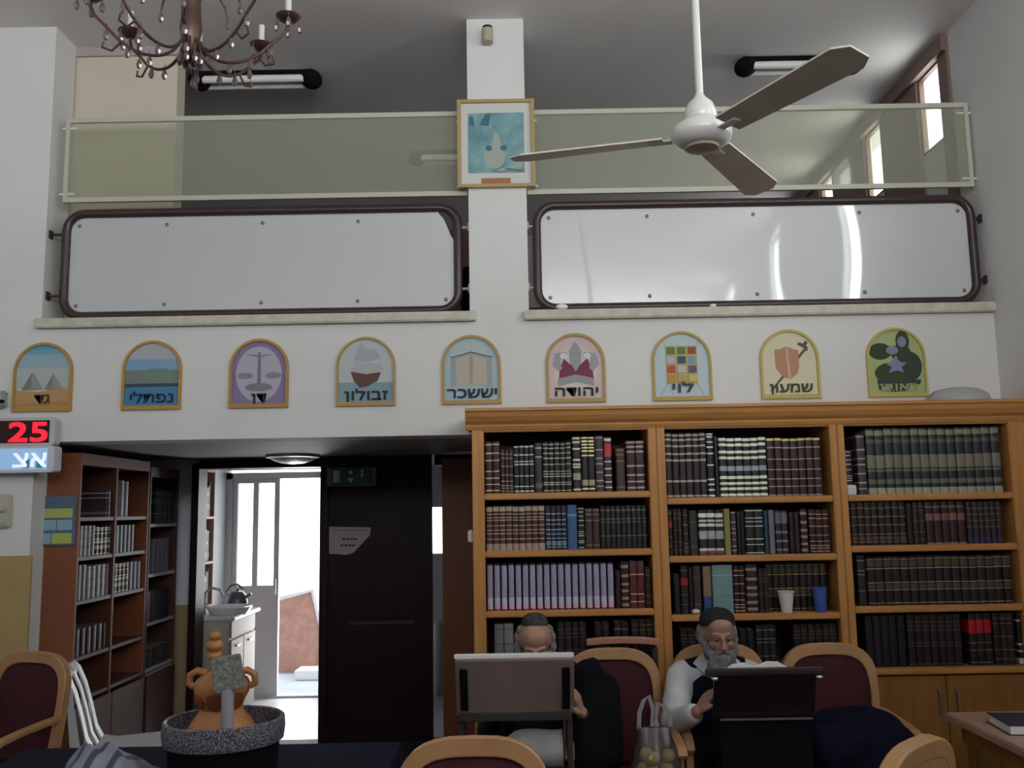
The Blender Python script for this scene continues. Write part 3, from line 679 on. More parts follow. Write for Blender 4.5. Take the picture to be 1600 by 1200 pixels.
M_ = {
 'maroon_pale': bm('maroon_pale', L3((62, 22, 26)), bands([.06, .18, .30, .43, .64, .78, .95], .022, L3((190, 168, 150)))),
 'maroon_thin': bm('maroon_thin', L3((60, 26, 26)), bands([.05, .12, .18, .28, .42, .62, .80, .9], .018, L3((170, 140, 116)))),
 'black_silver': bm('black_silver', L3((28, 32, 46)), bands([.04, .14, .36, .60, .66, .80, .97], .022, silv)),
 'grey_purple': bm('grey_purple', L3((70, 56, 66)), bands([.72, .90], .02, pale) + [(.1, .2, L3((98, 84, 96)))]),
 'black_many': bm('black_many', L3((30, 26, 30)), bands([.04, .16, .20, .32, .37, .42, .56, .68, .78, .88, .96], .017, L3((180, 172, 160)))),
 'tall_pale': bm('tall_pale', L3((48, 42, 44)), bands([.05, .45, .50, .58, .78, .90, .97], .03, L3((206, 200, 178))) + [(.22, .34, L3((150, 142, 130)))]),
 'black_gold': bm('black_gold', L3((26, 28, 32)), bands([.06, .66, .74, .80, .86, .92, .98], .028, L3((226, 212, 150))) + [(.12, .22, L3((150, 140, 112)))]),
 'brown_mixed': bm('brown_mixed', L3((80, 62, 70)), bands([.1, .2, .35, .5, .6, .75, .97], .025, L3((150, 132, 132)))),
 'red_top': bm('red_top', L3((66, 52, 60)), bands([.08, .18, .3, .42, .55], .02, pale) + [(.64, .88, L3((168, 44, 54))), (.93, .98, pale)]),
 'maroon_spot': bm('maroon_spot', L3((64, 34, 42)), bands([.07, .19, .32, .50, .78, .88, .97], .035, L3((160, 138, 134)))),
 'beige_set': bm('beige_set', L3((88, 56, 52)), [(0, .16, L3((146, 128, 116))), (.88, .98, L3((150, 138, 120)))] + bands([.26, .38, .46, .56, .68, .74, .82], .016, L3((180, 156, 142)))),
 'blue_silver': bm('blue_silver', L3((46, 50, 74)), [(.1, .2, L3((98, 124, 152)))] + bands([.06, .26, .36, .46, .58, .68, .82], .018, L3((160, 168, 184)))),
 'bright_blue': bm('bright_blue', L3((74, 116, 176)), [(.75, .8, L3((92, 136, 190)))]),
 'dark_green': bm('dark_green', L3((36, 38, 40)), bands([.3, .62, .7, .9], .013, L3((130, 128, 118)))),
 'brown_plain': bm('brown_plain', L3((74, 52, 46)), bands([.7, .85, .95, .1], .03, L3((112, 92, 80)))),
 'lilac': bm('lilac', L3((50, 34, 70)), [(.0, .03, L3((90, 30, 60))), (.03, .12, L3((190, 150, 170))), (.12, .28, L3((172, 170, 190))), (.28, .3, L3((120, 118, 140))), (.3, .97, L3((140, 134, 158)))], rnd=.15),
 'red_set': bm('red_set', L3((122, 48, 48)), bands([.14, .3, .72], .02, L3((196, 164, 150))) + [(.88, 1, L3((66, 58, 58)))]),
 'black_band': bm('black_band', L3((44, 20, 28)), bands([.04, .2, .34, .56, .62, .76, .9, .97], .026, L3((170, 150, 140)))),
 'dark_maroon': bm('dark_maroon', L3((50, 18, 26)), bands([.2, .5, .9], .012, L3((84, 58, 56)))),
 'dark_brown': bm('dark_brown', L3((44, 30, 26)), bands([.12, .3, .55, .8, .9], .02, L3((96, 78, 64)))),
 'mb_set': bm('mb_set', L3((46, 26, 34)), bands([.03, .26, .58, .68, .80, .90, .97], .028, L3((160, 146, 140)))),
 'white_band': bm('white_band', L3((26, 26, 34)), bands([.03, .12, .2, .28, .5, .68, .78, .86, .94, .98], .022, L3((206, 204, 200)))),
 'near_black': bm('near_black', L3((26, 26, 36)), bands([.95], .01, L3((60, 60, 70)))),
 'black_white': bm('black_white', L3((34, 42, 52)), bands([.04, .14, .23, .33, .66, .76, .88, .97], .045, L3((214, 216, 196))) + [(.44, .52, L3((140, 150, 158)))]),
 'maroon_gold': bm('maroon_gold', L3((58, 26, 36)), bands([.02, .17, .3, .46, .64, .84], .016, L3((164, 138, 128))) + [(.96, 1, L3((196, 180, 104)))]),
 'dark_red_lab': bm('dark_red_lab', L3((38, 26, 30)), bands([.2, .4, .9], .014, dim) + [(.6, .74, red)]),
 'grey_brown': bm('grey_brown', L3((66, 58, 58)), bands([.2, .75], .02, L3((96, 88, 84)))),
 'circles': bm('circles', L3((46, 44, 54)), [(.02, .1, L3((110, 62, 66))), (.10, .16, L3((186, 182, 176))), (.36, .54, L3((150, 152, 156))), (.64, .7, L3((190, 192, 190))), (.74, .79, L3((170, 168, 160))), (.84, .93, L3((208, 206, 196)))]),
 'olive': bm('olive', L3((146, 142, 78)), []),
 'dark_silver': bm('dark_silver', L3((24, 30, 34)), bands([.04, .22, .34, .62, .72, .8, .96], .018, L3((180, 184, 178)))),
 'teal': bm('teal', L3((42, 66, 82)), []),
 'pale_grey': bm('pale_grey', L3((140, 138, 156)), [(.0, .03, L3((90, 90, 100)))]),
 'grey_patch': bm('grey_patch', L3((52, 46, 58)), bands([.1, .3, .5], .05, L3((110, 104, 114))) + [(.7, .95, L3((96, 88, 100)))]),
 'brown_spot': bm('brown_spot', L3((58, 32, 34)), bands([.08, .22, .38, .52, .7, .9], .06, L3((136, 112, 108)))),
 'cream_blue': bm('cream_blue', L3((164, 140, 108)), [(0, .36, L3((44, 64, 118)))]),
 'mint': bm('mint', L3((136, 172, 172)), [(.78, .8, L3((110, 150, 170)))]),
 'green_grey': bm('green_grey', L3((44, 50, 56)), [(.0, .1, L3((136, 136, 112))), (.16, .23, L3((82, 86, 76))), (.34, .38, L3((90, 86, 76))), (.40, .60, L3((104, 100, 84))), (.78, .84, L3((72, 72, 68))), (.9, .98, L3((116, 116, 96)))]),
 'brown_gold': bm('brown_gold', L3((44, 28, 28)), bands([.08, .26, .47, .66, .86], .016, L3((132, 108, 88))) + [(.12, .2, L3((76, 56, 50)))]),
 'maroon_label': bm('maroon_label', L3((66, 26, 38)), [(.0, .04, L3((140, 100, 100))), (.56, .72, L3((112, 76, 70))), (.86, .9, L3((110, 80, 76)))]),
 'navy_brown': bm('navy_brown', L3((50, 36, 40)), [(.02, .16, L3((40, 34, 66)))] + bands([.4, .55, .7, .84], .04, L3((84, 62, 58)))),
 'gold_lines': bm('gold_lines', L3((38, 24, 30)), bands([.05, .32, .47, .76, .95], .013, L3((166, 148, 108))) + [(.34, .44, L3((66, 52, 46))), (.8, .92, L3((62, 56, 46)))]),
 'navy_dark': bm('navy_dark', L3((24, 20, 36)), bands([.3, .8], .012, L3((58, 46, 52)))),
 'brown_dim': bm('brown_dim', L3((40, 24, 30)), bands([.05, .4, .46, .7, .78, .86], .016, L3((88, 70, 60)))),
 'red_label': bm('red_label', L3((36, 22, 30)), bands([.06, .3, .44], .016, dim) + [(.62, .88, L3((150, 18, 26)))]),
 'white_low': bm('white_low', L3((30, 24, 32)), [(.02, .14, L3((190, 186, 190)))] + bands([.28, .42, .9], .04, L3((170, 166, 168)))),
 'white_plain': bm('white_plain', L3((150, 148, 150)), bands([.3, .35, .6, .9], .03, L3((90, 80, 84)))),
 'pale_blue': bm('pale_blue', L3((120, 124, 142)), bands([.1, .85], .03, L3((80, 84, 100)))),
}
# every run: shelf, first and last pixel along it, how many, pixel of its top edge, look, words
ROWS = {
 (0, 0): [(758, 783, 2, 690, 'maroon_pale', 'maroon volume with pale bands'), (784, 804, 3, 702, 'maroon_thin', 'short reddish brown volume with thin pale bands'), (805, 837, 4, 695, 'black_silver', 'navy black volume with silver bands'), (838, 850, 1, 692, 'grey_purple', 'grey purple volume with plain lower half'), (851, 896, 5, 690, 'black_many', 'black volume with many fine pale lines'), (898, 911, 1, 682, 'tall_pale', 'tall dark volume with wide cream bands'), (912, 933, 2, 682, 'black_gold', 'tall black volume with bright yellow bands'), (934, 947, 1, 681, 'brown_mixed', 'tall mauve brown volume, left of the red one'), (948, 960, 1, 683, 'red_top', 'tall volume with a red upper half'), (966, 981, 1, 700, 'brown_plain', 'short brown volume standing alone right of the red-topped one'), (983, 1012, 2, 688, 'maroon_spot', 'thick maroon volume with pinkish bands')],
 (0, 1): [(760, 852, 9, 790, 'beige_set', 'beige and brown volume'), (853, 886, 4, 790, 'blue_silver', 'dark blue volume with a light blue block low down'), (887, 903, 1, 789, 'bright_blue', 'plain bright blue volume'), (904, 914, 1, 792, 'black_many', 'thin black volume right of the bright blue one'), (915, 938, 2, 794, 'brown_plain', 'brown volume among dark green ones'), (939, 1012, 9, 790, 'dark_green', 'dark green black volume with faint lines')],
 (0, 2): [(759, 958, 18, 880, 'lilac', 'lilac grey volume with pink foot'), (960, 968, 1, 892, 'dark_maroon', 'thin dark maroon volume right of the lilac set'), (969, 981, 1, 878, 'brown_spot', 'maroon volume with round pale spots'), (982, 1005, 2, 876, 'red_set', 'red volume with dark top'), (1006, 1016, 1, 886, 'dark_brown', 'dark brown volume at the right end beside the post')],
 (0, 3): [(770, 800, 2, 975, 'white_plain', 'pale volume with dark patches beside the bald man'), (868, 912, 4, 972, 'brown_dim', 'dim brown volume'), (925, 948, 2, 972, 'dark_maroon', 'dim dark maroon volume'), (955, 978, 2, 972, 'brown_gold', 'dim brown volume with gold lines'), (982, 1018, 3, 968, 'dark_brown', 'dim dark brown volume with broad bands')],
 (1, 0): [(1039, 1110, 6, 676, 'mb_set', 'black and maroon volume with dull pink bands'), (1111, 1122, 1, 676, 'white_band', 'thin black volume with many white bands'), (1123, 1129, 1, 681, 'near_black', 'narrow near-black volume without bands'), (1130, 1205, 6, 683, 'black_white', 'black volume with broad bright cream bands'), (1206, 1292, 7, 684, 'maroon_gold', 'maroon volume with a gold top edge')],
 (1, 1): [(1044, 1052, 1, 795, 'dark_red_lab', 'thin dark volume with red label at the left post'), (1053, 1067, 2, 795, 'dark_brown', 'dark brown volume near the left post'), (1068, 1077, 1, 795, 'brown_gold', 'thin brown volume with gold lines near the left post'), (1078, 1091, 1, 798, 'grey_brown', 'grey brown volume left of the spotted ones'), (1093, 1132, 3, 797, 'circles', 'black volume with white spots and bands'), (1133, 1143, 1, 795, 'olive', 'thin olive yellow volume'), (1144, 1152, 1, 799, 'brown_mixed', 'thin mauve volume right of the olive one'), (1153, 1165, 2, 799, 'near_black', 'near-black volume left of the silver-lined pair'), (1166, 1195, 2, 795, 'dark_silver', 'thick dark volume with fine silver lines'), (1196, 1202, 1, 798, 'teal', 'narrow teal volume'), (1203, 1212, 1, 797, 'pale_grey', 'plain pale grey volume'), (1213, 1233, 2, 797, 'grey_patch', 'volume with grey patches'), (1235, 1251, 2, 800, 'dark_maroon', 'dark maroon volume left of the spotted brown one'), (1253, 1264, 1, 795, 'brown_spot', 'brown volume with pinkish round spots'), (1266, 1298, 3, 796, 'maroon_thin', 'dim maroon volume at the right post')],
 (1, 2): [(1050, 1060, 1, 897, 'navy_dark', 'short thin navy volume at the left post'), (1061, 1073, 1, 884, 'dark_red_lab', 'dark volume with an orange red label'), (1074, 1080, 1, 886, 'dark_maroon', 'narrow maroon volume right of the red-labelled one'), (1081, 1093, 1, 884, 'grey_brown', 'grey brown volume left of the cream one'), (1096, 1109, 1, 885, 'cream_blue', 'cream volume with a blue foot'), (1110, 1143, 1, 883, 'mint', 'very thick pale mint volume'), (1144, 1161, 2, 884, 'maroon_thin', 'maroon volume right of the mint one'), (1163, 1181, 1, 882, 'brown_spot', 'thick maroon volume with pale spots, right of the mint one'), (1182, 1198, 2, 888, 'brown_dim', 'brown volume left of the white cup'), (1199, 1296, 9, 880, 'gold_lines', 'dark volume with gold lines behind the cups')],
 (1, 3): [(1058, 1080, 2, 984, 'brown_dim', 'dim brown volume left of the capped man'), (1149, 1172, 2, 984, 'navy_dark', 'dim navy volume right of the capped man'), (1174, 1205, 3, 978, 'dark_green', 'dim dark green volume'), (1232, 1300, 6, 976, 'brown_dim', 'dim brown volume near the right post')],
 (2, 0): [(1325, 1340, 1, 703, 'black_many', 'short dark volume with a white box at its foot'), (1348, 1362, 1, 679, 'brown_mixed', 'tall mauve volume with pale bands'), (1364, 1576, 15, 668, 'green_grey', 'tall grey green volume with cream blocks')],
 (2, 1): [(1332, 1419, 8, 784, 'brown_gold', 'dark brown volume with gold lines'), (1420, 1429, 1, 786, 'near_black', 'narrow near-black volume'), (1430, 1449, 2, 784, 'dark_brown', 'dark brown volume left of the maroon ones'), (1450, 1512, 5, 783, 'maroon_label', 'maroon volume with a pale brown label'), (1514, 1570, 6, 783, 'navy_brown', 'brown volume with navy foot')],
 (2, 2): [(1337, 1350, 1, 868, 'dark_green', 'dark green volume at the left post'), (1352, 1577, 17, 868, 'gold_lines', 'dark volume with gold lines')],
 (2, 3): [(1343, 1405, 5, 962, 'navy_dark', 'dim navy volume'), (1408, 1491, 7, 960, 'brown_dim', 'dim brown volume'), (1503, 1539, 3, 958, 'red_label', 'dark volume with a bright red label'), (1541, 1574, 3, 958, 'dark_brown', 'dim dark brown volume right of the red labels'), (1578, 1594, 1, 962, 'white_low', 'dark volume with white foot at the right end')],
}
ORD = ['top', 'second', 'third', 'lowest']
NB = 0
for (bay, row), runs in ROWS.items():
    base = SH[bay][row] if row < 3 else LEDGE
    for (xa, xb, n, top, key, words) in runs:
        x0, x1 = at(xa, 850, BY + .03).x, at(xb, 850, BY + .03).x
        # keep within the bay
        x0 = max(x0, posts[bay][1] + .004); x1 = min(x1, posts[bay + 1][0] - .003)
        h = zat((xa + xb) / 2, top, BY + .03) - base
        if row == 3: h = min(h, SH[bay][2] - .034 - base - .012)
        w = (x1 - x0) / n; gap = .22 if key == 'lilac' else .03
        h = max(.12, h); dp = min(.24, h * .8)
        me = book_mesh(key, w * (1 - gap), h, dp, M_[key])
        where = '%s shelf, %s pine bay' % (ORD[row], NAMES[bay])
        for k in range(n):
            hz = 1 + (random.uniform(-.012, .004) if n > 1 else 0)
            o = bpy.data.objects.new('book', me); COL.objects.link(o)
            o.location = (x0 + w * (k + .5), BY + (.105 if 'behind the cups' in words else .035) + random.uniform(0, .006), base + .0005); o.scale = (1, 1, hz)
            btag(o, words, where, k, n)
            NB += 1
# leaning pair behind the lectern
# cups and small things on the shelves
def cup(px_, d0, prof, m, label, name='cup'):
    q = at(px_, 950, BY + .02); t = thing(name, label, 'cup', (q.x, BY + .03, SH[1][2] + .0005)); return t
t = cup(1230, 0, 0, 0, 'white disposable cup on the third shelf of middle pine bay', 'paper_cup')
MB().lathe([(.027, 0), (.0285, .012), (.042, .105), (.042, .112), (.039, .112), (.026, .01), (.0001, .008)]).done('cup_body', mat('foam_white', (.62, .62, .60), .6), t, True)
MB().lathe([(.0415, .104), (.0445, .106), (.0445, .112), (.0405, .112)]).done('rim', mat('foam_white', (.62, .62, .60), .6), t, True)
t = cup(1283, 0, 0, 0, 'plain blue tumbler at the right end of the shelf', 'tumbler')
MB().lathe([(.028, 0), (.030, .01), (.036, .12), (.036, .128), (.033, .128), (.027, .01), (.0001, .008)]).done('cup_body', mat('cup_blue', L3((62, 90, 168)), .35), t, True)
MB().lathe([(.0355, .120), (.038, .122), (.038, .129), (.0345, .129)]).done('rim', mat('cup_blue', L3((62, 90, 168)), .35), t, True)
for o in (): pass
q = at(1332, 771, BY); tag(MB().box(-.026, .026, -.028, -.001, 0, .052, bev=.004).done('small_box', mat('box_white', (.6, .6, .6), .6), None, False, (q.x, BY + .034, SH[2][0] + .0005)), 'small white box in front of the first book, top shelf of right pine bay', 'box')
q = at(1088, 958, BY); tag(MB().sph((0, 0, .014), (.022, .018, .014), 14).done('tissue', mat('tissue_white', (.62, .6, .57), .8), None, True, (q.x, BY + .012, SH[1][2] + .0005)), 'crumpled white tissue on the shelf edge above the capped man', 'tissue')
# on top of the cornice
q = at(1497, 620, 5.15)
MB_ = MB(); MB_.lathe([(.17, 0), (.172, .01), (.16, .045), (.12, .075), (.06, .088), (.0001, .09), (.0001, .086), (.06, .084), (.115, .072), (.155, .043), (.166, .008)])
tag(MB_.done('plastic_cover', glassy('clear_plastic', (.86, .87, .87), diff=.38, rough=.15), None, True, (q.x, 5.16, 2.246)), 'clear domed plastic food cover on top of the right bookcase bay', 'cover')
p0, p1 = at(850, 630, 5.1), at(1050, 628, 5.1)
tag(MB().box(0, p1.x - p0.x, -.09, .10, 0, .006).done('paper_sheet', PAPER, None, False, (p0.x, 5.12, 2.246)), 'flat white sheet lying on the cornice below the crown painting', 'paper')
p0 = at(1060, 625, 5.1); tag(MB().box(0, 1.05, -.06, .10, 0, .005).done('paper_sheet', PAPER, None, False, (p0.x + .02, 5.12, 2.246)), 'long white sheet lying on the cornice below the breastplate and shield paintings', 'paper')
# ------------------------------------------------------------ red-brown bookcases along the left passage wall
FX = -2.585; SY = [(5.70, 6.12), (6.14, 6.60), (6.66, 7.20)]
zs1 = [atx(150, y, FX).z for y in (808, 868, 934, 1018)] + [.64]
zs2 = [atx(260, y, FX).z for y in (818, 893, 965, 1040)] + [.64]
def side_case(y0, y1, divs, zs, label, m, shelfm, top):
    t = thing('bookcase', label, 'bookcase', (FX, y0, 0)); D = .325
    MB().box(-D, 0, 0, .02, 0, top).done('side_panel', m, t); MB().box(-D, 0, y1 - y0 - .02, y1 - y0, 0, top).done('side_panel', m, t)
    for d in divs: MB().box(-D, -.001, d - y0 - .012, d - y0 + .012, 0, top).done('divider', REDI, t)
    MB().box(-D, 0, .02, y1 - y0 - .02, top - .07, top).done('top_panel', m, t); MB().box(-D, -D + .01, .02, y1 - y0 - .02, 0, top - .07).done('back_panel', BLACK, t)  # black back puts the shade inside the case into the colour
    e = [y0 + .02] + sum([[d - .012, d + .012] for d in divs], []) + [y1 - .02]
    for z in zs:
        for k in range(0, len(e), 2): MB().box(-D + .01, -.004, e[k] - y0, e[k + 1] - y0, z - .022, z).done('shelf', shelfm, t)
    n_ = len(divs) + 1; w_ = (y1 - y0 - .02) / n_
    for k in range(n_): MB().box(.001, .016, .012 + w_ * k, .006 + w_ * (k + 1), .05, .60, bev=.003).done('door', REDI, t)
    return t
side_case(5.56, 6.62, [6.08], zs1, 'red-brown two-column bookcase on the left passage wall, with a coloured chart on its end', REDW, mat('side_shelf_shaded', (.09, .035, .025), .45), 2.085)  # shelf colour darkened in place of shade inside the case
side_case(6.64, 7.2, [], zs2, 'narrower bookcase with white shelves, behind the red-brown one', mat('dark_case', (.09, .035, .028), .5), mat('shelf_white', (.45, .46, .50), .4), 2.05)
def srun(ya, yb, z, h, n, key, words, where):
    global NB
    w = (yb - ya) / n; me = book_mesh('s', w * .94, h, .2, M_[key])
    for k in range(n):
        o = bpy.data.objects.new('book', me); COL.objects.link(o)
        o.rotation_euler = (0, 0, pi / 2); o.location = (FX - .02, ya + w * (k + .5), z + .0005); o.scale = (1, 1, 1 + random.uniform(-.03, 0))
        btag(o, words, where, k, n); NB += 1
A = 'near column of red-brown bookcase'; B_ = 'far column of red-brown bookcase'; C_ = 'white-shelved bookcase'
srun(5.97, 6.03, zs1[0], .17, 1, 'grey_purple', 'thin mauve book standing alone', 'top shelf, ' + A)
srun(6.16, 6.30, zs1[0], .24, 2, 'white_plain', 'pale book', 'top shelf, ' + B_)
srun(5.60, 5.82, zs1[1], .185, 4, 'white_plain', 'pale book with dark print', 'second shelf, ' + A)
srun(5.82, 6.05, zs1[1], .175, 4, 'tall_pale', 'banded cream and black book', 'second shelf, ' + A)
srun(6.11, 6.42, zs1[1], .18, 5, 'pale_blue', 'bluish grey book', 'second shelf, ' + B_)
srun(5.60, 5.72, zs1[2], .21, 2, 'pale_blue', 'bluish grey book', 'third shelf, ' + A)
srun(5.72, 6.05, zs1[2], .20, 5, 'white_plain', 'pale book with dark print', 'third shelf, ' + A)
srun(6.11, 6.35, zs1[2], .19, 4, 'tall_pale', 'banded cream and black book', 'third shelf, ' + B_)
srun(6.35, 6.55, zs1[2], .19, 3, 'pale_blue', 'bluish grey book', 'third shelf, ' + B_)
srun(5.60, 6.05, zs1[3], .16, 6, 'dark_maroon', 'dark maroon book', 'fourth shelf, ' + A)
srun(6.80, 7.15, zs2[0], .25, 4, 'dark_green', 'dark grey book', 'top shelf, ' + C_)
srun(6.78, 7.08, zs2[1], .24, 4, 'pale_grey', 'pale lilac book', 'second shelf, ' + C_)
srun(6.68, 6.90, zs2[2], .22, 3, 'grey_brown', 'grey brown book', 'third shelf, ' + C_)
srun(6.92, 7.12, zs2[2], .22, 3, 'navy_dark', 'navy book', 'third shelf, ' + C_)
srun(6.72, 7.12, zs2[3], .17, 4, 'grey_brown', 'grey brown book', 'fourth shelf, ' + C_)
print('BOOKS', NB)
# coloured chart on the case end
p0, p1 = at(60, 776, 5.55), at(117, 852, 5.55); cx = (p0.x + p1.x) / 2; cz = (p0.z + p1.z) / 2; hw = (p1.x - p0.x) / 2; hh = (p0.z - p1.z) / 2
t = thing('wall_chart', 'blue and yellow chart fixed to the end of the red-brown bookcase', 'chart', (cx, 5.556, cz))
MB().box(-hw, hw, -.008, 0, -hh, hh, bev=.002).done('backing_board', mat('chart_blue', L3((84, 104, 128)), .4), t)
YL = mat('chart_yellow', L3((176, 184, 100)), .5); LB = mat('chart_light_blue', L3((142, 172, 196)), .5)
for x0, x1, z0, z1, m in ((-.85, .82, .12, .50, YL), (-.85, .0, -.38, .04, LB), (.05, .82, -.38, .04, LB), (-.85, -.25, -.92, -.5, LB), (-.2, .82, -.92, -.5, YL)):
    MB().box(x0 * hw, x1 * hw, -.0095, -.008, z0 * hh, z1 * hh).done('chart_field', m, t)
b = MB(); b.tube([(-.7 * hw, -.009, .7 * hh), (-.3 * hw, -.009, .82 * hh), (.3 * hw, -.009, .82 * hh), (.7 * hw, -.009, .7 * hh)], .003, 6, ry=.001); b.done('heading_arc', LB, t)
# pier: red digits clock and light sign, wall phone
t = thing('digital_clock', 'red digit display in silver frame at the left edge of the picture', 'clock', (-2.82, 5.36, 2.2))
x0, x1 = -.5, .185
SIL = mat('silver_frame', (.55, .54, .56), .35, .2)
b = MB().prism(rrect(x0, x1, -.085, .078, .02), 'y', -.04, .026); b.done('housing', SIL, t)
MB().box(x0 + .02, x1 - .03, -.042, -.04, -.07, .06).done('screen', mat('led_black', (.02, .0, .004), .1), t)
LED = mat('led_red', (1, .01, .03), .5, emit=1.3)
textmesh('red_digits', '25', .155, .0008, LED, t, (.03, -.0435, -.064), bold=.008, width=.22)
t = thing('light_sign', 'pale blue lit sign in white frame below the red digits', 'sign', (-2.82, 5.34, 2.045))
MB().prism(rrect(x0, x1 + .015, -.085, .067, .02), 'y', -.04, .046).done('housing', mat('sign_frame', (.62, .62, .70), .4), t)
MB().box(x0 + .02, x1 - .025, -.042, -.04, -.068, .052).done('screen', mat('sign_glow', lin(140, 178, 215), .4, emit=.55), t)
WG = mat('sign_white_glow', (.85, .88, 1), .4, emit=.6); GG = mat('sign_green_glow', lin(30, 120, 110), .4, emit=.5)
MB().box(.02, .06, -.043, -.042, -.06, -.01).box(.10, .14, -.043, -.042, -.06, -.01).done('green_shape', GG, t)
textmesh('glowing_letters', 'אצ'[::-1], .13, .0006, WG, t, (.06, -.0445, -.055), bold=.004, width=.19)
t = thing('wall_phone', 'beige wall phone on the white pier at the left edge', 'phone', (at(2, 800, WY).x, WY - .001, at(2, 800, WY).z))
MB().box(-.08, .065, -.03, 0, -.09, .10, bev=.01).done('body', mat('phone_beige', (.5, .48, .40), .5), t)
MB().box(-.05, .05, -.05, -.03, .0, .03, bev=.006).done('handset', mat('phone_beige', (.5, .48, .40), .5), t)
MB().box(-.05, .05, -.045, -.03, -.07, -.05, bev=.006).done('cradle', mat('phone_beige', (.5, .48, .40), .5), t)
q = at(5, 625, WY)
t = thing('wall_bracket_lamp', 'small grey bracket fixture above the red digits', 'fixture', (q.x, WY - .001, q.z))
MB().box(-.09, .03, -.05, 0, -.05, .05, bev=.01).done('housing', mat('bracket_grey', (.35, .35, .36), .4), t); MB().cyl((-.02, -.05, -.01), (.05, -.09, -.02), .01).done('cable', BLACK, t)
# ------------------------------------------------------------ armchairs
def make_chair(label, loc, rz, group='red upholstered wooden armchairs'):
    t = thing('armchair', label, 'chair', loc, rz, group)
    # backrest: rim of the arch, red pad in front, wooden shell behind; leans back (+y)
    def lean(z): return .235 + (z - .45) * .14
    def outline(w, z0, zt, n=18):
        P = [(-w * .90, z0)]; P += [(-w * .96, z0 + (zt - z0) * .35), (-w, z0 + (zt - z0) * .62)]
        cz = z0 + (zt - z0) * .70
        for k in range(n + 1):
            a = pi - pi * k / n; c, s_ = math.cos(a), math.sin(a)
            P.append((w * (abs(c) ** .62) * (1 if c > 0 else -1), cz + (zt - cz) * (s_ ** .75)))
        P += [(w, z0 + (zt - z0) * .62), (w * .96, z0 + (zt - z0) * .35), (w * .90, z0)]
        return P
    o = outline(.215, .40, .985)
    b = MB(); W = [.042 + .018 * max(0, (z - .8) / .18) for x, z in o]
    b.bar([(x, lean(z), z) for x, z in o], W, .05, (0, 1, -.14)); b.done('back_frame', CHW, t, True, bev=.006)
    def pad(name, m, w, y0, y1, bulge):
        p = outline(w, .47, .955); b = MB(); n = len(p)
        F = [b.b.verts.new((x, lean(z) + y0, z)) for x, z in p]; G = [b.b.verts.new((x * .86, lean(z) + y0 + bulge, .71 + (z - .71) * .86)) for x, z in p]
        Bk = [b.b.verts.new((x, lean(z) + y1, z)) for x, z in p]
        for k in range(n):
            j = (k + 1) % n
            b.b.faces.new((F[k], F[j], G[j], G[k])); b.b.faces.new((F[k], Bk[k], Bk[j], F[j]))
        b.b.faces.new(G); b.b.faces.new(Bk[::-1]); return b.done(name, m, t, True)
    pad('back_pad', CHR, .195, -.012, .012, -.028); pad('back_shell', CHW, .198, .014, .024, .006)
    b = MB(); b.prism(rrect(-.225, .225, -.235, .235, .06), 'z', .405, .475); b.done('seat', CHR, t, True, bev=.015)
    b = MB(); b.box(-.225, .225, -.235, .235, .35, .403, bev=.006); b.done('seat_frame', CHW, t)
    for sx in (-1, 1):
        b = MB(); b.bar([(sx * .215, -.205, .35), (sx * .22, -.21, 0)], .042, .042, (0, 1, 0)); b.done('leg', CHW, t)
        b = MB(); b.bar([(sx * .2, .22, .40), (sx * .2, .225, .2), (sx * .2, .27, 0)], .04, .04, (1, 0, 0)); b.done('leg', CHW, t)
        b = MB(); p = [(.25, .70), (.15, .695), (.0, .685), (-.12, .67), (-.19, .65), (-.225, .62)]
        b.bar([(sx * (.225 + .022 * (1 - (y + .225) / .475)), y, z) for y, z in p], .03, .046, (1, 0, 0)); b.done('armrest', CHW, t, bev=.008)
        b = MB(); b.bar([(sx * .235, -.2, .37), (sx * .24, -.17, .5), (sx * .243, -.16, .66)], .035, .035, (1, 0, 0)); b.done('arm_support', CHW, t, bev=.006)
    return t
ch = make_chair('empty red armchair with wooden arch back at the right, dark coat on its seat', (1.548, 4.48, 0), 0)
dup(ch, (1.01, 4.53, 0), 0, 'red armchair behind the capped man in the white shirt')
dup(ch, (.468, 4.44, 0), .0, 'red armchair between the two seated men, plastic bag on its seat')
t = thing('stool', 'low black stool under the bald man', 'stool', (.088, 4.66, 0))
MB().cyl((0, 0, .40), (0, 0, .44), .17, n=28).done('seat', BLACK, t, True)
for k in range(4): MB().cyl((.12 * math.cos(pi / 4 + k * pi / 2), .12 * math.sin(pi / 4 + k * pi / 2), .40), (.17 * math.cos(pi / 4 + k * pi / 2), .17 * math.sin(pi / 4 + k * pi / 2), 0), .014, n=10).done('leg', BLACK, t)
dup(ch, (-2.60, 4.68, 0), -.3, 'red armchair at the left edge before the olive wall')
dup(ch, (-.14, 2.66, 0), 0, 'red armchair at the bottom centre, only its arched top in view')
dup(ch, (.955, 3.06, 0), pi + .75, 'armchair seen from behind at the bottom, plain wooden back, beside the right table')
# folded chair with a straight top rail leaning on the bookcase
t = thing('folding_chair', 'folded chair with straight pinkish top rail leaning on the middle bookcase post', 'chair', (.545, 4.90, 0))
PK = mat('pink_wood', (.44, .20, .14), .4)
MB().bar([(-.185, .02, 1.018), (-.1, .015, 1.026), (0, .012, 1.028), (.1, .015, 1.024), (.185, .02, 1.014)], .035, .03).done('top_rail', PK, t, bev=.006)
for s in (-1, 1): MB().bar([(s * .165, .02, .985), (s * .165, -.03, 0)], .03, .025).done('upright', mat('dark_tube', (.03, .02, .02), .4), t)
MB().box(-.15, .15, .0, .012, .72, .98).done('backrest', BLACK, t); MB().box(-.15, .15, -.012, .0, .3, .66).done('seat', BLACK, t)
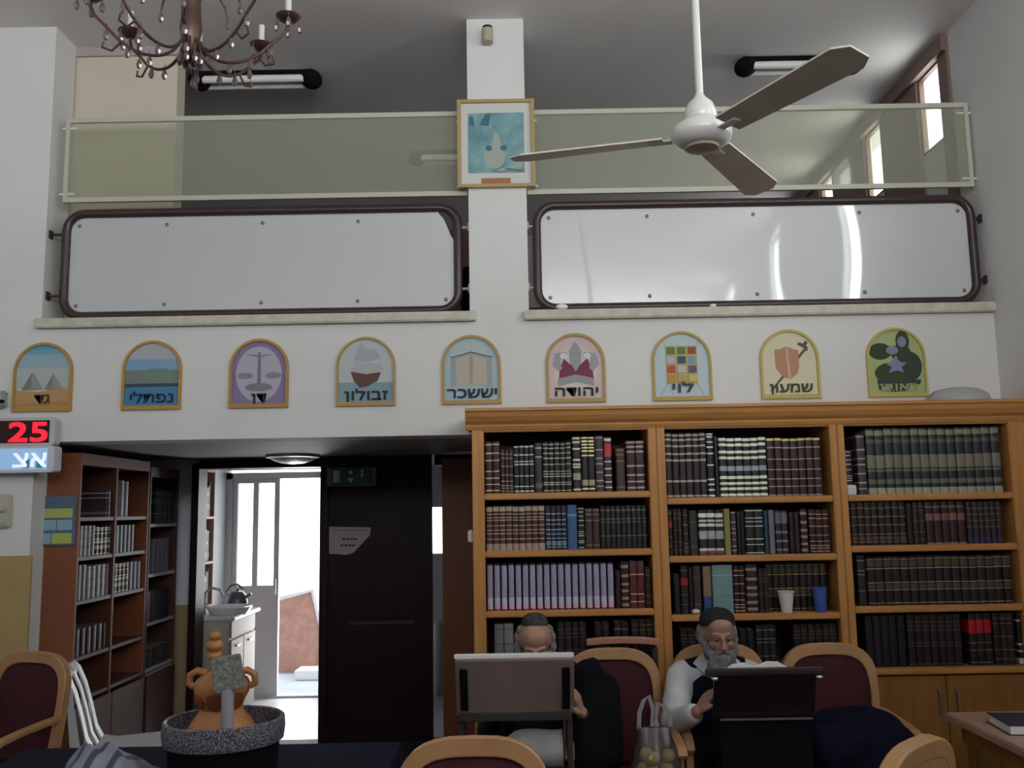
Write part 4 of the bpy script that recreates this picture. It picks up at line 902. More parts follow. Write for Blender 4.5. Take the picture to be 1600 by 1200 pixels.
# white plastic chair seen from the side, facing right
t = thing('plastic_chair', 'white moulded plastic chair beside the red-brown bookcase', 'chair', (-2.17, 5.42, 0), pi / 2 + .27)
WP = mat('white_moulded_plastic', (.60, .61, .64), .35)
b = MB()      # shell: seat and back as one swept sheet; local front = -y
prof = [(-.22, .405), (-.20, .43), (-.05, .425), (.10, .42), (.17, .435), (.205, .50), (.235, .62), (.27, .74), (.31, .83), (.34, .862), (.36, .86)]
for i in range(2): pass
def strip(x0, x1, pr, th=.024):
    A = [[b.b.verts.new((x, y, z + dz)) for x in (x0, x1)] for dz in (0, th) for y, z in pr]; n = len(pr)
    for k in range(n - 1):
        b.b.faces.new((A[k][0], A[k][1], A[k + 1][1], A[k + 1][0])); b.b.faces.new((A[n + k][0], A[n + k + 1][0], A[n + k + 1][1], A[n + k][1]))
        for s in (0, 1): b.b.faces.new((A[k][s], A[k + 1][s], A[n + k + 1][s], A[n + k][s]))
    b.b.faces.new((A[0][0], A[0][1], A[n][1], A[n][0])); b.b.faces.new((A[n - 1][0], A[n - 1][1], A[2 * n - 1][1], A[2 * n - 1][0]))
strip(-.21, .21, prof[:5]); sh = b.done('seat', WP, t, True)
b = MB(); strip(-.20, -.12, prof[4:]); strip(.12, .20, prof[4:]); strip(-.03, .03, prof[4:]); strip(-.14, .14, [(.31, .83), (.34, .862), (.36, .86)]); 
bmesh.ops.recalc_face_normals(b.b, faces=b.b.faces); b.done('backrest', WP, t, True)
for sx in (-1, 1):
    MB().bar([(sx * .20, -.19, .42), (sx * .24, -.24, 0)], [.06, .035], .02, (1, 0, 0)).done('leg', WP, t)
    MB().bar([(sx * .20, .30, .80), (sx * .215, .25, .45), (sx * .23, .27, 0)], [.025, .05, .035], .02, (1, 0, 0)).done('leg', WP, t)
# ------------------------------------------------------------ tables
t = thing('table', 'light wooden table at the lower right with a thick book on it', 'table', (1.93, 3.25, 0))
TW = mat('table_wood', (.40, .24, .18), .35, var=.1, scale=6)
MB().box(0, .92, 0, 1.12, .725, .76, bev=.006).done('tabletop', TW, t)
MB().box(.05, .87, .05, .07, .64, .723).box(.05, .87, 1.05, 1.07, .64, .723).box(.05, .07, .07, 1.05, .64, .723).box(.85, .87, .07, 1.05, .64, .723).done('apron', PINED, t)
for x in (.06, .82):
    for y in (.06, 1.0): MB().box(x, x + .05, y, y + .05, 0, .64, bev=.004).done('leg', PINED, t)
q = atz(1560, 1125, .78)
t = thing('thick_book', 'thick closed book with dark blue cover and white page edges on the right table', 'book', (2.16, 4.02, .7605), -.12)
MB().box(-.15, .15, -.115, .115, .004, .036).done('page_block', PAPER, t); MB().box(-.158, .158, -.12, .12, .036, .041, bev=.002).done('cover', mat('book_navy', (.03, .035, .06), .35), t); MB().box(-.158, .158, -.12, .12, 0, .0038).done('cover', mat('book_navy', (.03, .035, .06), .35), t)
# cloth covered table in the left foreground
b = MB(); n = 60; ring = []
x0, x1, y0, y1 = -1.93, -.46, 3.04, 3.82
per = []
for k in range(n):
    u = k / n * 4; s_, f = int(u), u % 1
    per.append([(x0 + (x1 - x0) * f, y0), (x1, y0 + (y1 - y0) * f), (x1 - (x1 - x0) * f, y1), (x0, y1 - (y1 - y0) * f)][s_])
cx, cy = (x0 + x1) / 2, (y0 + y1) / 2
lv = [(.9, .802, 0), (1, .80, 0), (1.012, .785, 0), (1.02, .63, .35), (1.03, .35, .8), (1.04, .12, 1)]
rows = []
for s_, z, wv in lv:
    rows.append([b.b.verts.new((cx + (p[0] - cx) * s_ + .012 * wv * math.sin(k * 1.9), cy + (p[1] - cy) * s_ + .012 * wv * math.cos(k * 2.1), z)) for k, p in enumerate(per)])
for A, B2 in zip(rows, rows[1:]):
    for k in range(n): b.b.faces.new((A[k], A[(k + 1) % n], B2[(k + 1) % n], B2[k]))
b.b.faces.new(rows[0])
tag(b.done('tablecloth', NAVY, None, True), 'navy black cloth draped over the foreground table at lower left', 'tablecloth')
t = thing('table', 'foreground table hidden under the navy black cloth', 'table', (cx, cy, 0))
MB().box(-.72, .72, -.37, .37, .77, .796).done('tabletop', PINED, t)
for sx in (-1, 1):
    for sy in (-1, 1): MB().box(sx * .68 - .02, sx * .68 + .02, sy * .32 - .02, sy * .32 + .02, 0, .77).done('leg', PINED, t)
# grey cloth
b = MB(); nx, ny = 26, 16; G = []
for i in range(nx):
    R_ = []
    for j in range(ny):
        u, v = i / (nx - 1), j / (ny - 1)
        h = .13 * math.sin(pi * min(1, u * 1.05)) ** .55 * math.sin(pi * v) ** .4 * (1 - .25 * u) + .012 * math.sin(u * 19 + v * 5) * math.sin(pi * v) * math.sin(pi * u)
        R_.append(b.b.verts.new((-1.57 + .30 * u + .03 * math.sin(v * 6), 3.16 + .34 * v - .03 * u, .811 + max(0, h))))
    G.append(R_)
for i in range(nx - 1):
    for j in range(ny - 1): b.b.faces.new((G[i][j], G[i + 1][j], G[i + 1][j + 1], G[i][j + 1]))
bt = [b.b.verts.new((v.co.x, v.co.y, .7555)) for v in ()]
GC = mat('grey_striped_cloth', (.20, .22, .30), .85); nt = GC.node_tree
wt = nt.nodes.new('ShaderNodeTexWave'); wt.inputs['Scale'].default_value = 4.2; tc = nt.nodes.new('ShaderNodeTexCoord'); nt.links.new(tc.outputs['Object'], wt.inputs['Vector']); wt.inputs['Distortion'].default_value = .6
r = nt.nodes.new('ShaderNodeValToRGB'); r.color_ramp.elements[0].color = (.05, .055, .09, 1); r.color_ramp.elements[0].position = .12; r.color_ramp.elements[1].color = (.24, .26, .34, 1); r.color_ramp.elements[1].position = .35
nt.links.new(wt.outputs['Fac'], r.inputs[0]); nt.links.new(r.outputs[0], nt.nodes['Principled BSDF'].inputs['Base Color'])
o = b.done('folded_shawl', GC, None, True); md = o.modifiers.new('s', 'SOLIDIFY'); md.thickness = .006; md.offset = -1
tag(o, 'grey blue striped shawl bunched up on the navy cloth at lower left', 'shawl')
# ------------------------------------------------------------ round box with filigree rim, urn, plate
cx, cy = -1.035, 3.4
t = thing('round_box', 'round black drum box with silver patterned rim standing on the foreground table', 'box', (cx, cy, .8035))
MB().lathe([(.17, 0), (.185, .01), (.19, .10), (.196, .112), (.196, .13), (.0001, .13)], n=48).done('drum_body', BLACK, t, True)
RIM = bpy.data.materials.new('filigree'); RIM.use_nodes = True; nt = RIM.node_tree; bs = nt.nodes['Principled BSDF']; bs.inputs['Roughness'].default_value = .45
tc = nt.nodes.new('ShaderNodeTexCoord'); mp = nt.nodes.new('ShaderNodeMapping'); mp.inputs['Rotation'].default_value = (0, .5, 0); nt.links.new(tc.outputs['Object'], mp.inputs[0])
vo = nt.nodes.new('ShaderNodeTexVoronoi'); vo.inputs['Scale'].default_value = 150; nt.links.new(mp.outputs[0], vo.inputs['Vector'])
r = nt.nodes.new('ShaderNodeValToRGB'); r.color_ramp.elements[0].position = .3; r.color_ramp.elements[0].color = (.26, .25, .30, 1); r.color_ramp.elements[1].position = .6; r.color_ramp.elements[1].color = (.05, .045, .06, 1)
nt.links.new(vo.outputs['Distance'], r.inputs[0]); nt.links.new(r.outputs[0], bs.inputs['Base Color'])
MB().lathe([(.197, .11), (.205, .115), (.210, .15), (.207, .187), (.200, .192), (.192, .188), (.190, .132)], n=48).done('patterned_rim', RIM, t, True)
zt = .8035 + .13
t = thing('urn', 'carved amber wooden urn with brown oval panels standing in the round box', 'urn', (cx - .02, cy + .03, zt + .001))
AMB = mat('amber_wood', (.40, .17, .06), .35, var=.15, scale=12); AMD = mat('amber_dark', (.20, .05, .02), .3)
MB().lathe([(.115, 0), (.118, .02), (.105, .04), (.085, .065), (.072, .085), (.078, .11), (.094, .14), (.098, .165), (.09, .185), (.07, .20), (.045, .212), (.03, .235), (.026, .25)], n=40).done('urn_body', AMB, t, True)
for a in (-1.57, -2.5, -.65): 
    ca, sa = math.cos(a), math.sin(a); MB().sph((ca * .078, sa * .078, .135), (.036, .018, .045) , 16, (0, 0, a + pi / 2)).done('oval_panel', AMD, t, True)
for z, rr in ((.265, .026), (.30, .03), (.335, .022)): MB().sph((-.03, 0, z), (rr, rr, rr * .75), 16).done('knob', AMB, t, True)
b = MB(); b.tube([(-.03, 0, .22), (-.03, 0, .345)], .01, 8); b.done('spindle', AMB, t)
for s in (-1, 1):
    b = MB(); b.tube([(s * .055, 0, .205), (s * .09, 0, .215), (s * .115, 0, .20), (s * .118, 0, .17), (s * .1, 0, .16)], .013, 10); b.done('handle', AMB, t, True)
t = thing('filigree_plate', 'grey filigree plate on a silver post in front of the amber urn', 'ornament', (cx + .045, cy - .115, zt + .001))
SG = mat('silver_grey', (.42, .42, .48), .35, .3)
MB().lathe([(.04, 0), (.035, .008), (.018, .014)]).done('foot', SG, t, True); MB().cyl((0, 0, .012), (0, 0, .175), .021, n=20).done('post', SG, t, True)
FI = mat('filigree_grey', (.22, .235, .215), .5, var=.45, scale=70, bump=.4)
MB().box(-.052, .048, -.016, .016, .17, .285, bev=.004, rot=(0, -.18, 0)).done('plate', FI, t)
# ------------------------------------------------------------ lecterns
GREYB = mat('grey_brown_board', (.22, .165, .15), .5, var=.1, scale=6)
t = thing('lectern', 'grey-brown wooden lectern with black brackets before the bald man', 'lectern', (-.01, 4.14, 0))
def tiltbox(b, x0, x1, v0, v1, w0, w1, top, ang):
    """box on a board tilted by ang from vertical; v runs up the board, w towards the camera"""
    bmv = b.box(x0, x1, -w1, -w0, v0, v1, rot=(-ang, 0, 0), piv=(0, 0, 0)); return b
tb = thing; A1 = .38
bd = MB(); bd.box(-.258, .258, -.01, .01, -.265, 0, bev=.003, rot=(A1, 0, 0), piv=(0, 0, 0)); bd.done('desk_board', GREYB, t, loc=(0, 0, 1.06))
for s in (-1, 1):
    MB().box(s * .222 - .017, s * .222 + .017, -.022, -.0105, -.235, -.035, bev=.003, rot=(A1, 0, 0), piv=(0, 0, 0)).done('hinge_bracket', BLACK, t, loc=(0, 0, 1.06))
    MB().box(s * .235 - .012, s * .235 + .012, .04, .19, 0, .80, bev=.003).done('side_panel', mat('lectern_side', (.035, .032, .036), .5), t)
MB().box(-.245, .245, .02, .10, .797, .822, bev=.004).done('front_rail', mat('lectern_side', (.035, .032, .036), .5), t)
MB().box(-.222, .222, .05, .19, .575, .595).done('shelf', mat('lectern_side', (.035, .032, .036), .5), t)
MB().box(-.222, .222, .06, .075, .2, .574).done('front_panel', BLACK, t)
o = MB().box(-.262, .258, -.004, .016, -.01, .012, bev=.004).done('open_book', PAPER, None, False, (-.01, 4.145, 1.072)); tag(o, 'white book edge along the top of the grey-brown lectern', 'book')
b = MB(); nx, ny = 20, 10; G = []
for i in range(nx):
    R_ = []
    for j in range(ny):
        u, v = i / (nx - 1), j / (ny - 1)
        R_.append(b.b.verts.new((-.13 + .335 * u, .04 + .11 * v, .005 + (.14 * (min(1, (u + .12) * 2) ** .7) * (.55 + .45 * math.sin(v * 2.6))) + .008 * math.sin(9 * u + 4 * v) * v - (.0 if v > .0 else .0) - .05 * (1 - v) * (1 - u))))
    G.append(R_)
for i in range(nx - 1):
    for j in range(ny - 1): b.b.faces.new((G[i][j], G[i + 1][j], G[i + 1][j + 1], G[i][j + 1]))
base = [b.b.verts.new((v.co.x, v.co.y, 0)) for v in [G[i][0] for i in range(nx)]]
for i in range(nx - 1): b.b.faces.new((base[i], base[i + 1], G[i + 1][0], G[i][0]))
o = b.done('white_cloth', mat('cloth_white', (.36, .36, .37), .8, var=.1, scale=10), None, True, (-.01, 4.16, .598)); md = o.modifiers.new('s', 'SOLIDIFY'); md.thickness = .004
tag(o, 'crumpled white cloth stuffed in the shelf of the grey-brown lectern', 'cloth')
DM = mat('lectern_dark', (.012, .005, .007), .35)
t = thing('lectern', 'dark mahogany lectern with metal corner catches before the bearded man', 'lectern', (1.075, 4.14, 0))
MB().box(-.225, .215, -.01, .01, -.225, -.012, bev=.003, rot=(.3, 0, 0), piv=(0, 0, 0)).done('desk_board', DM, t, loc=(0, 0, 1.0))
MB().box(-.262, .25, -.016, .016, -.024, .004, bev=.006, rot=(.3, 0, 0), piv=(0, 0, 0)).done('top_rail', mat('lectern_rail', (.05, .032, .034), .35), t, loc=(0, 0, 1.0))
MB().box(-.2, .2, -.0, .012, .782, .79, bev=.002).done('lip_strip', mat('dull_metal', (.25, .23, .22), .35, .6), t, loc=(0, .025, 0))
for s in (-1, 1):
    MB().sph((s * .225, -.012, -.035), (.016, .008, .009), 12).done('corner_catch', mat('bright_metal', (.6, .58, .56), .25, .8), t, True, loc=(0, 0, 1.0))
MB().box(-.20, .20, .05, .18, 0, .78, bev=.005).done('cabinet_body', BLACK, t)
t = thing('open_book', 'open book lying on the dark mahogany lectern', 'book', (1.04, 4.158, .99))
b = MB(); pr = [(-.14, .0), (-.10, .026), (-.05, .032), (0, .016), (.05, .036), (.10, .034), (.15, .006)]
b.prism(pr + [(.15, -.02), (-.14, -.02)], 'y', .0, .03); b.done('pages', PAPER, t)
b = MB(); b.box(-.145, .155, .0, .035, -.026, -.021); b.done('cover', BLACK, t)
# ------------------------------------------------------------ coat, bag
COAT = NAVY
t = remesh_blob('dark_coat', [('e', (1.50, 4.44, .62), (.20, .20, .15)), ('e', (1.62, 4.38, .66), (.13, .15, .12)), ('c', (1.40, 4.28, .62), (1.66, 4.3, .64), .12, .10), ('e', (1.55, 4.26, .48), (.22, .1, .2))], COAT, None, .014, 4)
nt = None
tx = bpy.data.textures.new('folds', 'CLOUDS'); tx.noise_scale = .12
md = t.modifiers.new('folds', 'DISPLACE'); md.texture = tx; md.strength = .05; md.mid_level = .5
tag(t, 'dark navy coat heaped on the right armchair and over its arm', 'coat')
BAGM = glassy('clear_bag', (.62, .60, .62), diff=.12, rough=.2)
t = thing('plastic_bag', 'clear plastic bag of yellow fruit between the two men, handles up', 'bag', (.60, 4.24, .478))
b = MB(); n = 26; rows = []
for z, rx, ry in ((0, .03, .03), (.004, .08, .065), (.05, .105, .085), (.12, .105, .085), (.18, .085, .06), (.24, .07, .035), (.27, .075, .02)):
    rows.append([b.b.verts.new(((rx + .008 * math.sin(k * 2.4 + z * 40)) * math.cos(2 * pi * k / n), (ry + .006 * math.sin(k * 1.7)) * math.sin(2 * pi * k / n), z)) for k in range(n)])
for A, B2 in zip(rows, rows[1:]):
    for k in range(n): b.b.faces.new((A[k], A[(k + 1) % n], B2[(k + 1) % n], B2[k]))
b.b.faces.new(rows[0][::-1]); b.done('bag_body', BAGM, t, True)
for s, hh in ((-1, .40), (1, .37)):
    b = MB(); b.bar([(s * .07, 0, .26), (s * .065 - .0, 0, .33), (s * .045, 0, hh - .02), (s * .02, 0, hh), (.0 + s * .005, 0, hh - .06), (s * .012, 0, .27)], .018, .003); b.done('bag_handle', mat('bag_white', (.30, .29, .31), .4), t)
YF = mat('yellow_fruit', (.55, .42, .06), .5, var=.2, scale=20); spots = []
for lz, ring_, k0 in ((.038, 5, 0), (.038, 0, 0), (.092, 5, .6), (.145, 3, .2)):
    if ring_ == 0: spots.append((0, 0, lz))
    for k in range(ring_):
        a = k0 + 2 * pi * k / ring_; spots.append((.058 * math.cos(a), .044 * math.sin(a), lz))
fm = MB().sph((0, 0, 0), (.03, .028, .03), 16).done('fruit', YF, None, True)
for k, (x, y, z) in enumerate(spots):
    o = fm if k == 0 else fm.copy()
    if k: COL.objects.link(o)
    o.location = (.60 + x, 4.24 + y, .478 + z)
    tag(o, 'round yellow fruit inside the clear plastic bag', 'fruit', 'yellow fruit in the plastic bag')
o = remesh_blob('black_coat', [('c', (.33, 4.42, .94), (.31, 4.36, .60), .075, .11), ('c', (.40, 4.48, .86), (.38, 4.40, .60), .08, .10), ('e', (.34, 4.38, .70), (.11, .08, .22)), ('c', (.24, 4.5, .93), (.36, 4.56, .96), .035, .04)], BLACK, None, .012, 5)
tag(o, 'black coat hung over the armchair side, right beside the bald man', 'coat')
# ------------------------------------------------------------ gallery benches
BW = mat('bench_wood', (.12, .035, .025), .4, var=.1)
def bench(x0, x1, y, top, label):
    t = thing('bench', label, 'bench', ((x0 + x1) / 2, y, 2.45)); L = (x1 - x0) / 2; h = top - 2.45
    MB().box(-L, L, .0, .03, .42, h, bev=.01).done('backrest', BW, t); MB().box(-L, L, .03, .42, .40, .43, bev=.005).done('seat', BW, t)
    for s in (-1, 1): MB().box(s * (L - .02) - .02, s * (L - .02) + .02, .0, .42, 0, .398).done('end_panel', BW, t)
bench(-1.05, -.06, 5.80, 3.50, 'tall red-brown bench behind the left white panel, beside the pillar')
bench(.06, 1.2, 5.80, 2.98, 'low brown bench behind the right white panel, beside the pillar')
o = remesh_blob('black_jacket', [('c', (-.27, 5.72, 3.2), (-.26, 5.72, 2.9), .035, .045), ('c', (-.20, 5.72, 3.2), (-.2, 5.72, 2.9), .03, .04)], BLACK, None, .01, 3)
tag(o, 'black jacket hung over the tall bench beside the pillar', 'jacket')
# ------------------------------------------------------------ annex: counter, sink, kettle, books
t = thing('sink_counter', 'pale kitchen counter with a white sink in the bright room beyond the passage', 'counter', (-2.75, 7.62, 0))
CB = mat('counter_cream', (.52, .46, .38), .5)
MB().box(0, .45, 0, .72, .08, .86).done('cabinet_body', CB, t); MB().box(0, .50, -.02, .75, .86, .89, bev=.006).done('worktop', mat('worktop_white', (.66, .66, .68), .25), t)
for k in range(2): d = MB().box(.451, .468, .02 + k * .35, .355 + k * .35, .1, .70, bev=.003).done('door', mat('counter_door', (.48, .40, .32), .5), t); MB().box(.468, .48, .14 + k * .35, .24 + k * .35, .64, .655).done('door_handle', SG, d)
MB().box(.451, .466, .02, .70, .72, .85, bev=.003).done('drawer', mat('counter_door', (.48, .40, .32), .5), t)
MB().lathe([(.15, .035), (.18, .05), (.19, .045), (.15, -.02), (.1, -.06), (.0001, -.07)], (.36, .30, .90)).done('sink_basin', mat('sink_white', (.75, .75, .77), .15), t, True)
MB().tube([(.15, .3, .89), (.15, .3, 1.05), (.2, .3, 1.1), (.28, .3, 1.08), (.3, .3, 1.03)], .012, 10).done('faucet', SG, t, True)
t = thing('kettle', 'dark grey kettle on the counter beside the glazed door', 'kettle', (-2.42, 8.24, .8905))
KG = mat('kettle_grey', (.10, .10, .12), .3)
MB().lathe([(.07, 0), (.085, .01), (.09, .06), (.075, .12), (.05, .15), (.0001, .155)]).done('kettle_body', KG, t, True); MB().tube([(-.07, 0, .12), (-.1, 0, .15), (-.06, 0, .2), (.0, 0, .21), (.05, 0, .17)], .009, 8).done('handle', KG, t, True); MB().cyl((.06, 0, .09), (.12, 0, .13), .016, .01).done('spout', KG, t, True); MB().sph((0, 0, .165), .012).done('lid_knob', KG, t, True)
t = thing('wall_shelf', 'narrow pink wooden bookshelf on annex wall seen through the passage', 'bookcase', (-2.755, 7.72, .93))
PS = mat('pink_shelf', (.50, .30, .27), .5)
MB().box(0, .14, 0, .02, 0, 1.16).done('side_panel', PS, t); MB().box(0, .14, .44, .46, 0, 1.16).done('side_panel', PS, t)
for z in (0, .36, .74, 1.14): MB().box(0, .14, .02, .44, z, z + .02).done('shelf', PS, t)
bk = MB()
for z in (.021, .381, .761):
    y = .03
    while y < .40:
        w = random.uniform(.018, .034); bk.mi = random.randint(0, 1); bk.box(.01, .115, y, y + w - .002, z, z + random.uniform(.24, .30)); y += w
o = bk.done('book_row', [bookmat('book_far', lin(92, 62, 62), bands([.1, .3, .5, .7, .9], .03, lin(176, 160, 156)), rnd=0), bookmat('book_far2', lin(60, 44, 56), bands([.2, .4, .6, .8], .04, lin(150, 130, 130)), rnd=0)], None, False, (-2.755, 7.72, .93))
tag(o, 'rows of tiny brown books on the narrow pink annex shelf', 'books', kind='stuff')
q0, q1 = at(683, 978, 8.9), at(683, 1100, 8.9)
t = remesh_blob('hanging_towel', [('c', (q0.x, 8.94, q0.z), (q0.x - .01, 8.94, (q0.z + q1.z) / 2), .045, .055), ('c', (q0.x - .01, 8.94, (q0.z + q1.z) / 2), (q0.x - .02, 8.94, q1.z), .055, .03)], mat('towel_white', (.7, .7, .72), .9), None, .012, 3)
tag(t, 'white towel hanging below the small window, seen between door and partition', 'towel')
# ------------------------------------------------------------ ceiling fan
fc = at(1096, 213, 3.05); FW = mat('fan_white', (.66, .65, .63), .25, coat=.4); FB = mat('fan_blade', (.62, .56, .48), .5, var=.1, scale=6)
t = thing('ceiling_fan', 'white three-blade ceiling fan hanging at right of the pillar', 'fan', fc)
MB().cyl((0, 0, .12), (0, 0, ZC - fc.z - .08), .0135, n=16).done('down_rod', FW, t, True)
MB().lathe([(.06, 0), (.05, -.07), (.02, -.09)], (0, 0, ZC - fc.z - .001)).done('ceiling_cup', FW, t, True)
MB().lathe([(.0135, .155), (.02, .14), (.045, .115), (.056, .085), (.058, .06), (.055, .055)]).done('bell_cover', FW, t, True)
MB().lathe([(.055, .055), (.07, .05), (.098, .03), (.105, .008), (.10, -.012), (.082, -.03), (.06, -.038)], n=48).done('motor_housing', FW, t, True)
MB().lathe([(.060, -.036), (.056, -.046), (.03, -.052), (.0001, -.053)], n=32).done('bottom_cap', mat('fan_cap', (.40, .33, .27), .4), t, True)
for dg in (165, 57, -61):
    a = math.radians(dg)
    be = bpy.data.objects.new
    b = MB(); L0, L1 = .13, .675; n = 12; T, Bq = [], []
    for k in range(n + 1):
        u = k / n; x = L0 + (L1 - L0) * u; w = .052 + .016 * u; w *= (1 if u < .93 else (1 - ((u - .93) / .07) ** 2 * .45))
        tw = .20
        T.append((b.b.verts.new((x, -w, w * tw + .003)), b.b.verts.new((x, w, -w * tw + .003)))); Bq.append((b.b.verts.new((x, -w, w * tw - .003)), b.b.verts.new((x, w, -w * tw - .003))))
    for k in range(n):
        b.b.faces.new((T[k][0], T[k + 1][0], T[k + 1][1], T[k][1])); b.b.faces.new((Bq[k][0], Bq[k][1], Bq[k + 1][1], Bq[k + 1][0]))
        for s in (0, 1): b.b.faces.new((T[k][s], Bq[k][s], Bq[k + 1][s], T[k + 1][s]))
    for k in (0, n): b.b.faces.new((T[k][0], T[k][1], Bq[k][1], Bq[k][0]))
    bl = b.done('blade', FB, t, loc=(0, 0, -.002), rot=(0, 0, a))
    MB().box(.085, .18, -.018, .018, -.008, -.003, bev=.002).done('blade_bracket', FW, bl)
# ------------------------------------------------------------ chandelier
cc = at(298, 55, 3.0); t = thing('chandelier', 'brown metal chandelier with crystal drops at the upper left', 'chandelier', cc)
CM = mat('chandelier_bronze', (.10, .052, .045), .35, .5); CRY = mat('crystal', (.14, .10, .10), .08, spec=.8); CN = mat('candle_sleeve', (.62, .60, .58), .5)
MB().lathe([(.012, .34), (.016, .25), (.03, .2), (.04, .16), (.03, .12), (.034, .06), (.038, .02), (.03, -.02), (.02, -.05), (.028, -.07), (.018, -.085), (.006, -.1), (.0001, -.105)], n=28).done('column', CM, t, True)
MB().cyl((0, 0, .33), (0, 0, ZC - cc.z - .03), .006, n=10).done('chain_rod', CM, t); MB().lathe([(.06, 0), (.05, -.02), (.01, -.03)], (0, 0, ZC - cc.z - .001)).done('ceiling_rose', CM, t, True)
N_ = 8
drop = [(0, 0), (.006, -.008), (.010, -.02), (.007, -.032), (0, -.037)]
def dropmesh():
    b = MB(); b.lathe([(.0006, 0), (.007, -.01), (.011, -.024), (.007, -.036), (.0006, -.041)], n=6); b.tube([(0, 0, 0), (0, 0, .02)], .0015, 5); return b
dm = dropmesh().done('crystal_drop', CRY, t); first = True
def put_drop(x, y, z):
    global first
    o = dm if first else dm.copy()
    if not first: COL.objects.link(o); o.parent = t
    first = False; o.location = (x, y, z)
for k in range(N_):
    a = 2 * pi * k / N_ + .25; ca, sa = math.cos(a), math.sin(a); R_ = .325
    pts = [(.03, -.02), (.055, -.06), (.10, -.085), (.16, -.082), (.22, -.05), (.27, .0), (R_ - .01, .045), (R_, .085)]
    # smooth the arm
    P = []
    for i in range(len(pts) - 1):
        p0 = pts[max(i - 1, 0)]; p1 = pts[i]; p2 = pts[i + 1]; p3 = pts[min(i + 2, len(pts) - 1)]
        for s in range(4):
            u = s / 4; P.append(tuple(.5 * (2 * p1[c] + (p2[c] - p0[c]) * u + (2 * p0[c] - 5 * p1[c] + 4 * p2[c] - p3[c]) * u * u + (3 * p1[c] - p0[c] - 3 * p2[c] + p3[c]) * u ** 3) for c in (0, 1)))
    P.append(pts[-1])
    ar = MB().tube([(ca * r, sa * r, z) for r, z in P], .0055, 8).done('arm', CM, t, True)
    MB().lathe([(.006, 0), (.03, .01), (.042, .022), (.044, .026), (.015, .018), (.013, .04)], (ca * R_, sa * R_, .082), 16).done('drip_cup', CM, ar, True)
    MB().cyl((ca * R_, sa * R_, .108), (ca * R_, sa * R_, .185), .011, n=12).done('candle', CN, ar, True)
    for j in range(4): aj = a + j * pi / 2; put_drop(ca * R_ + .04 * math.cos(aj), sa * R_ + .04 * math.sin(aj), .088)
    for r, z in ((.13, -.088), (.20, -.065), (.27, -.01)): put_drop(ca * r, sa * r, z)
    # leaf curls
    MB().tube([(ca * .22, sa * .22, -.05), (ca * .25, sa * .25, -.085), (ca * .28, sa * .28, -.075), (ca * .275, sa * .275, -.055)], .004, 6).done('scroll', CM, ar, True)
    MB().tube([(ca * .045, sa * .045, .19), (ca * .10, sa * .10, .21), (ca * .15, sa * .15, .17), (ca * .16, sa * .16, .14)], .004, 6).done('scroll', CM, ar, True)
for k in range(8):
    a = 2 * pi * k / 8; put_drop(.16 * math.cos(a + .25), .16 * math.sin(a + .25), .135); put_drop(.035 * math.cos(a), .035 * math.sin(a), -.07)
# ------------------------------------------------------------ the two men
SKIN = mat('skin', (.42, .235, .175), .55, var=.08, scale=14); SKIN2 = mat('skin_ruddy', (.38, .20, .16), .55, var=.1, scale=14)
HAIR = mat('grey_hair', (.20, .19, .19), .9, var=.3, scale=60, bump=.8); BEARD = mat('grey_beard', (.17, .17, .18), .9, var=.35, scale=60, bump=.8)
SHIRT = mat('white_shirt', (.56, .57, .60), .8, var=.05, scale=9)
def head_prims(T, R):
    """head about 22 cm tall; T places its centre, R turns it; +x to its left side in view, -y forward"""
    def p(x, y, z): return T + R @ Vector((x, y, z))
    e = R.to_euler()
    def E(x, y, z, rx, ry, rz): return ('e', p(x, y, z), (rx, ry, rz), tuple(e))
    L = [E(0, .012, .028, .076, .094, .086), E(0, -.03, .05, .062, .052, .055), E(0, -.035, -.035, .056, .052, .062), E(0, -.05, -.08, .034, .034, .028), E(0, .03, -.04, .06, .06, .05)]
    L += [('c', p(0, -.088, .012), p(0, -.108, -.03), .008, .013), E(-.013, -.098, -.033, .009, .009, .008), E(.013, -.098, -.033, .009, .009, .008)]
    L += [('c', p(-.04, -.076, .022), p(-.012, -.086, .02), .009, .009), ('c', p(.04, -.076, .022), p(.012, -.086, .02), .009, .009)]
    L += [E(-.038, -.062, -.025, .022, .022, .02), E(.038, -.062, -.025, .022, .022, .02)]
    L += [('c', p(-.02, -.083, -.056), p(.02, -.083, -.056), .007, .007), ('c', p(-.017, -.082, -.067), p(.017, -.082, -.067), .008, .008)]
    L += [E(-.078, .01, -.005, .008, .019, .032), E(.078, .01, -.005, .008, .019, .032)]
    return L
def hand_prims(w, d, n, s, curl=.7, size=1.0):
    """palm from wrist w along d; n = palm normal (fingers curl towards it); s = towards the thumb"""
    w, d, n, s = Vector(w), Vector(d).normalized(), Vector(n).normalized(), Vector(s).normalized(); L = []
    for k in range(4):
        o = s * (.030 - .02 * k) * size
        L.append(('c', w + o * .6, w + d * .078 * size + o, .014 * size, .0125 * size))
        ln = (.072, .080, .074, .058)[k] * size; p0 = w + d * .08 * size + o * 1.12; prev = p0; ang = curl * .5
        for j, f in enumerate((.45, .32, .25)):
            dr = d * math.cos(ang) + n * math.sin(ang); q = prev + dr * ln * f; L.append(('c', prev, q, (.0094, .0086, .0078)[j] * size, (.0088, .008, .0072)[j] * size)); prev = q; ang += curl * .75
    p = w + s * .026 * size + d * .012 * size; q = p + (s * .75 + d * .6 + n * .25).normalized() * .036 * size; r_ = q + (s * .25 + d * .9 + n * .45).normalized() * .032 * size; t_ = r_ + (d * .9 + n * .6).normalized() * .022 * size
    L += [('c', p, q, .013 * size, .0105 * size), ('c', q, r_, .010 * size, .009 * size), ('c', r_, t_, .009 * size, .0075 * size)]
    return L
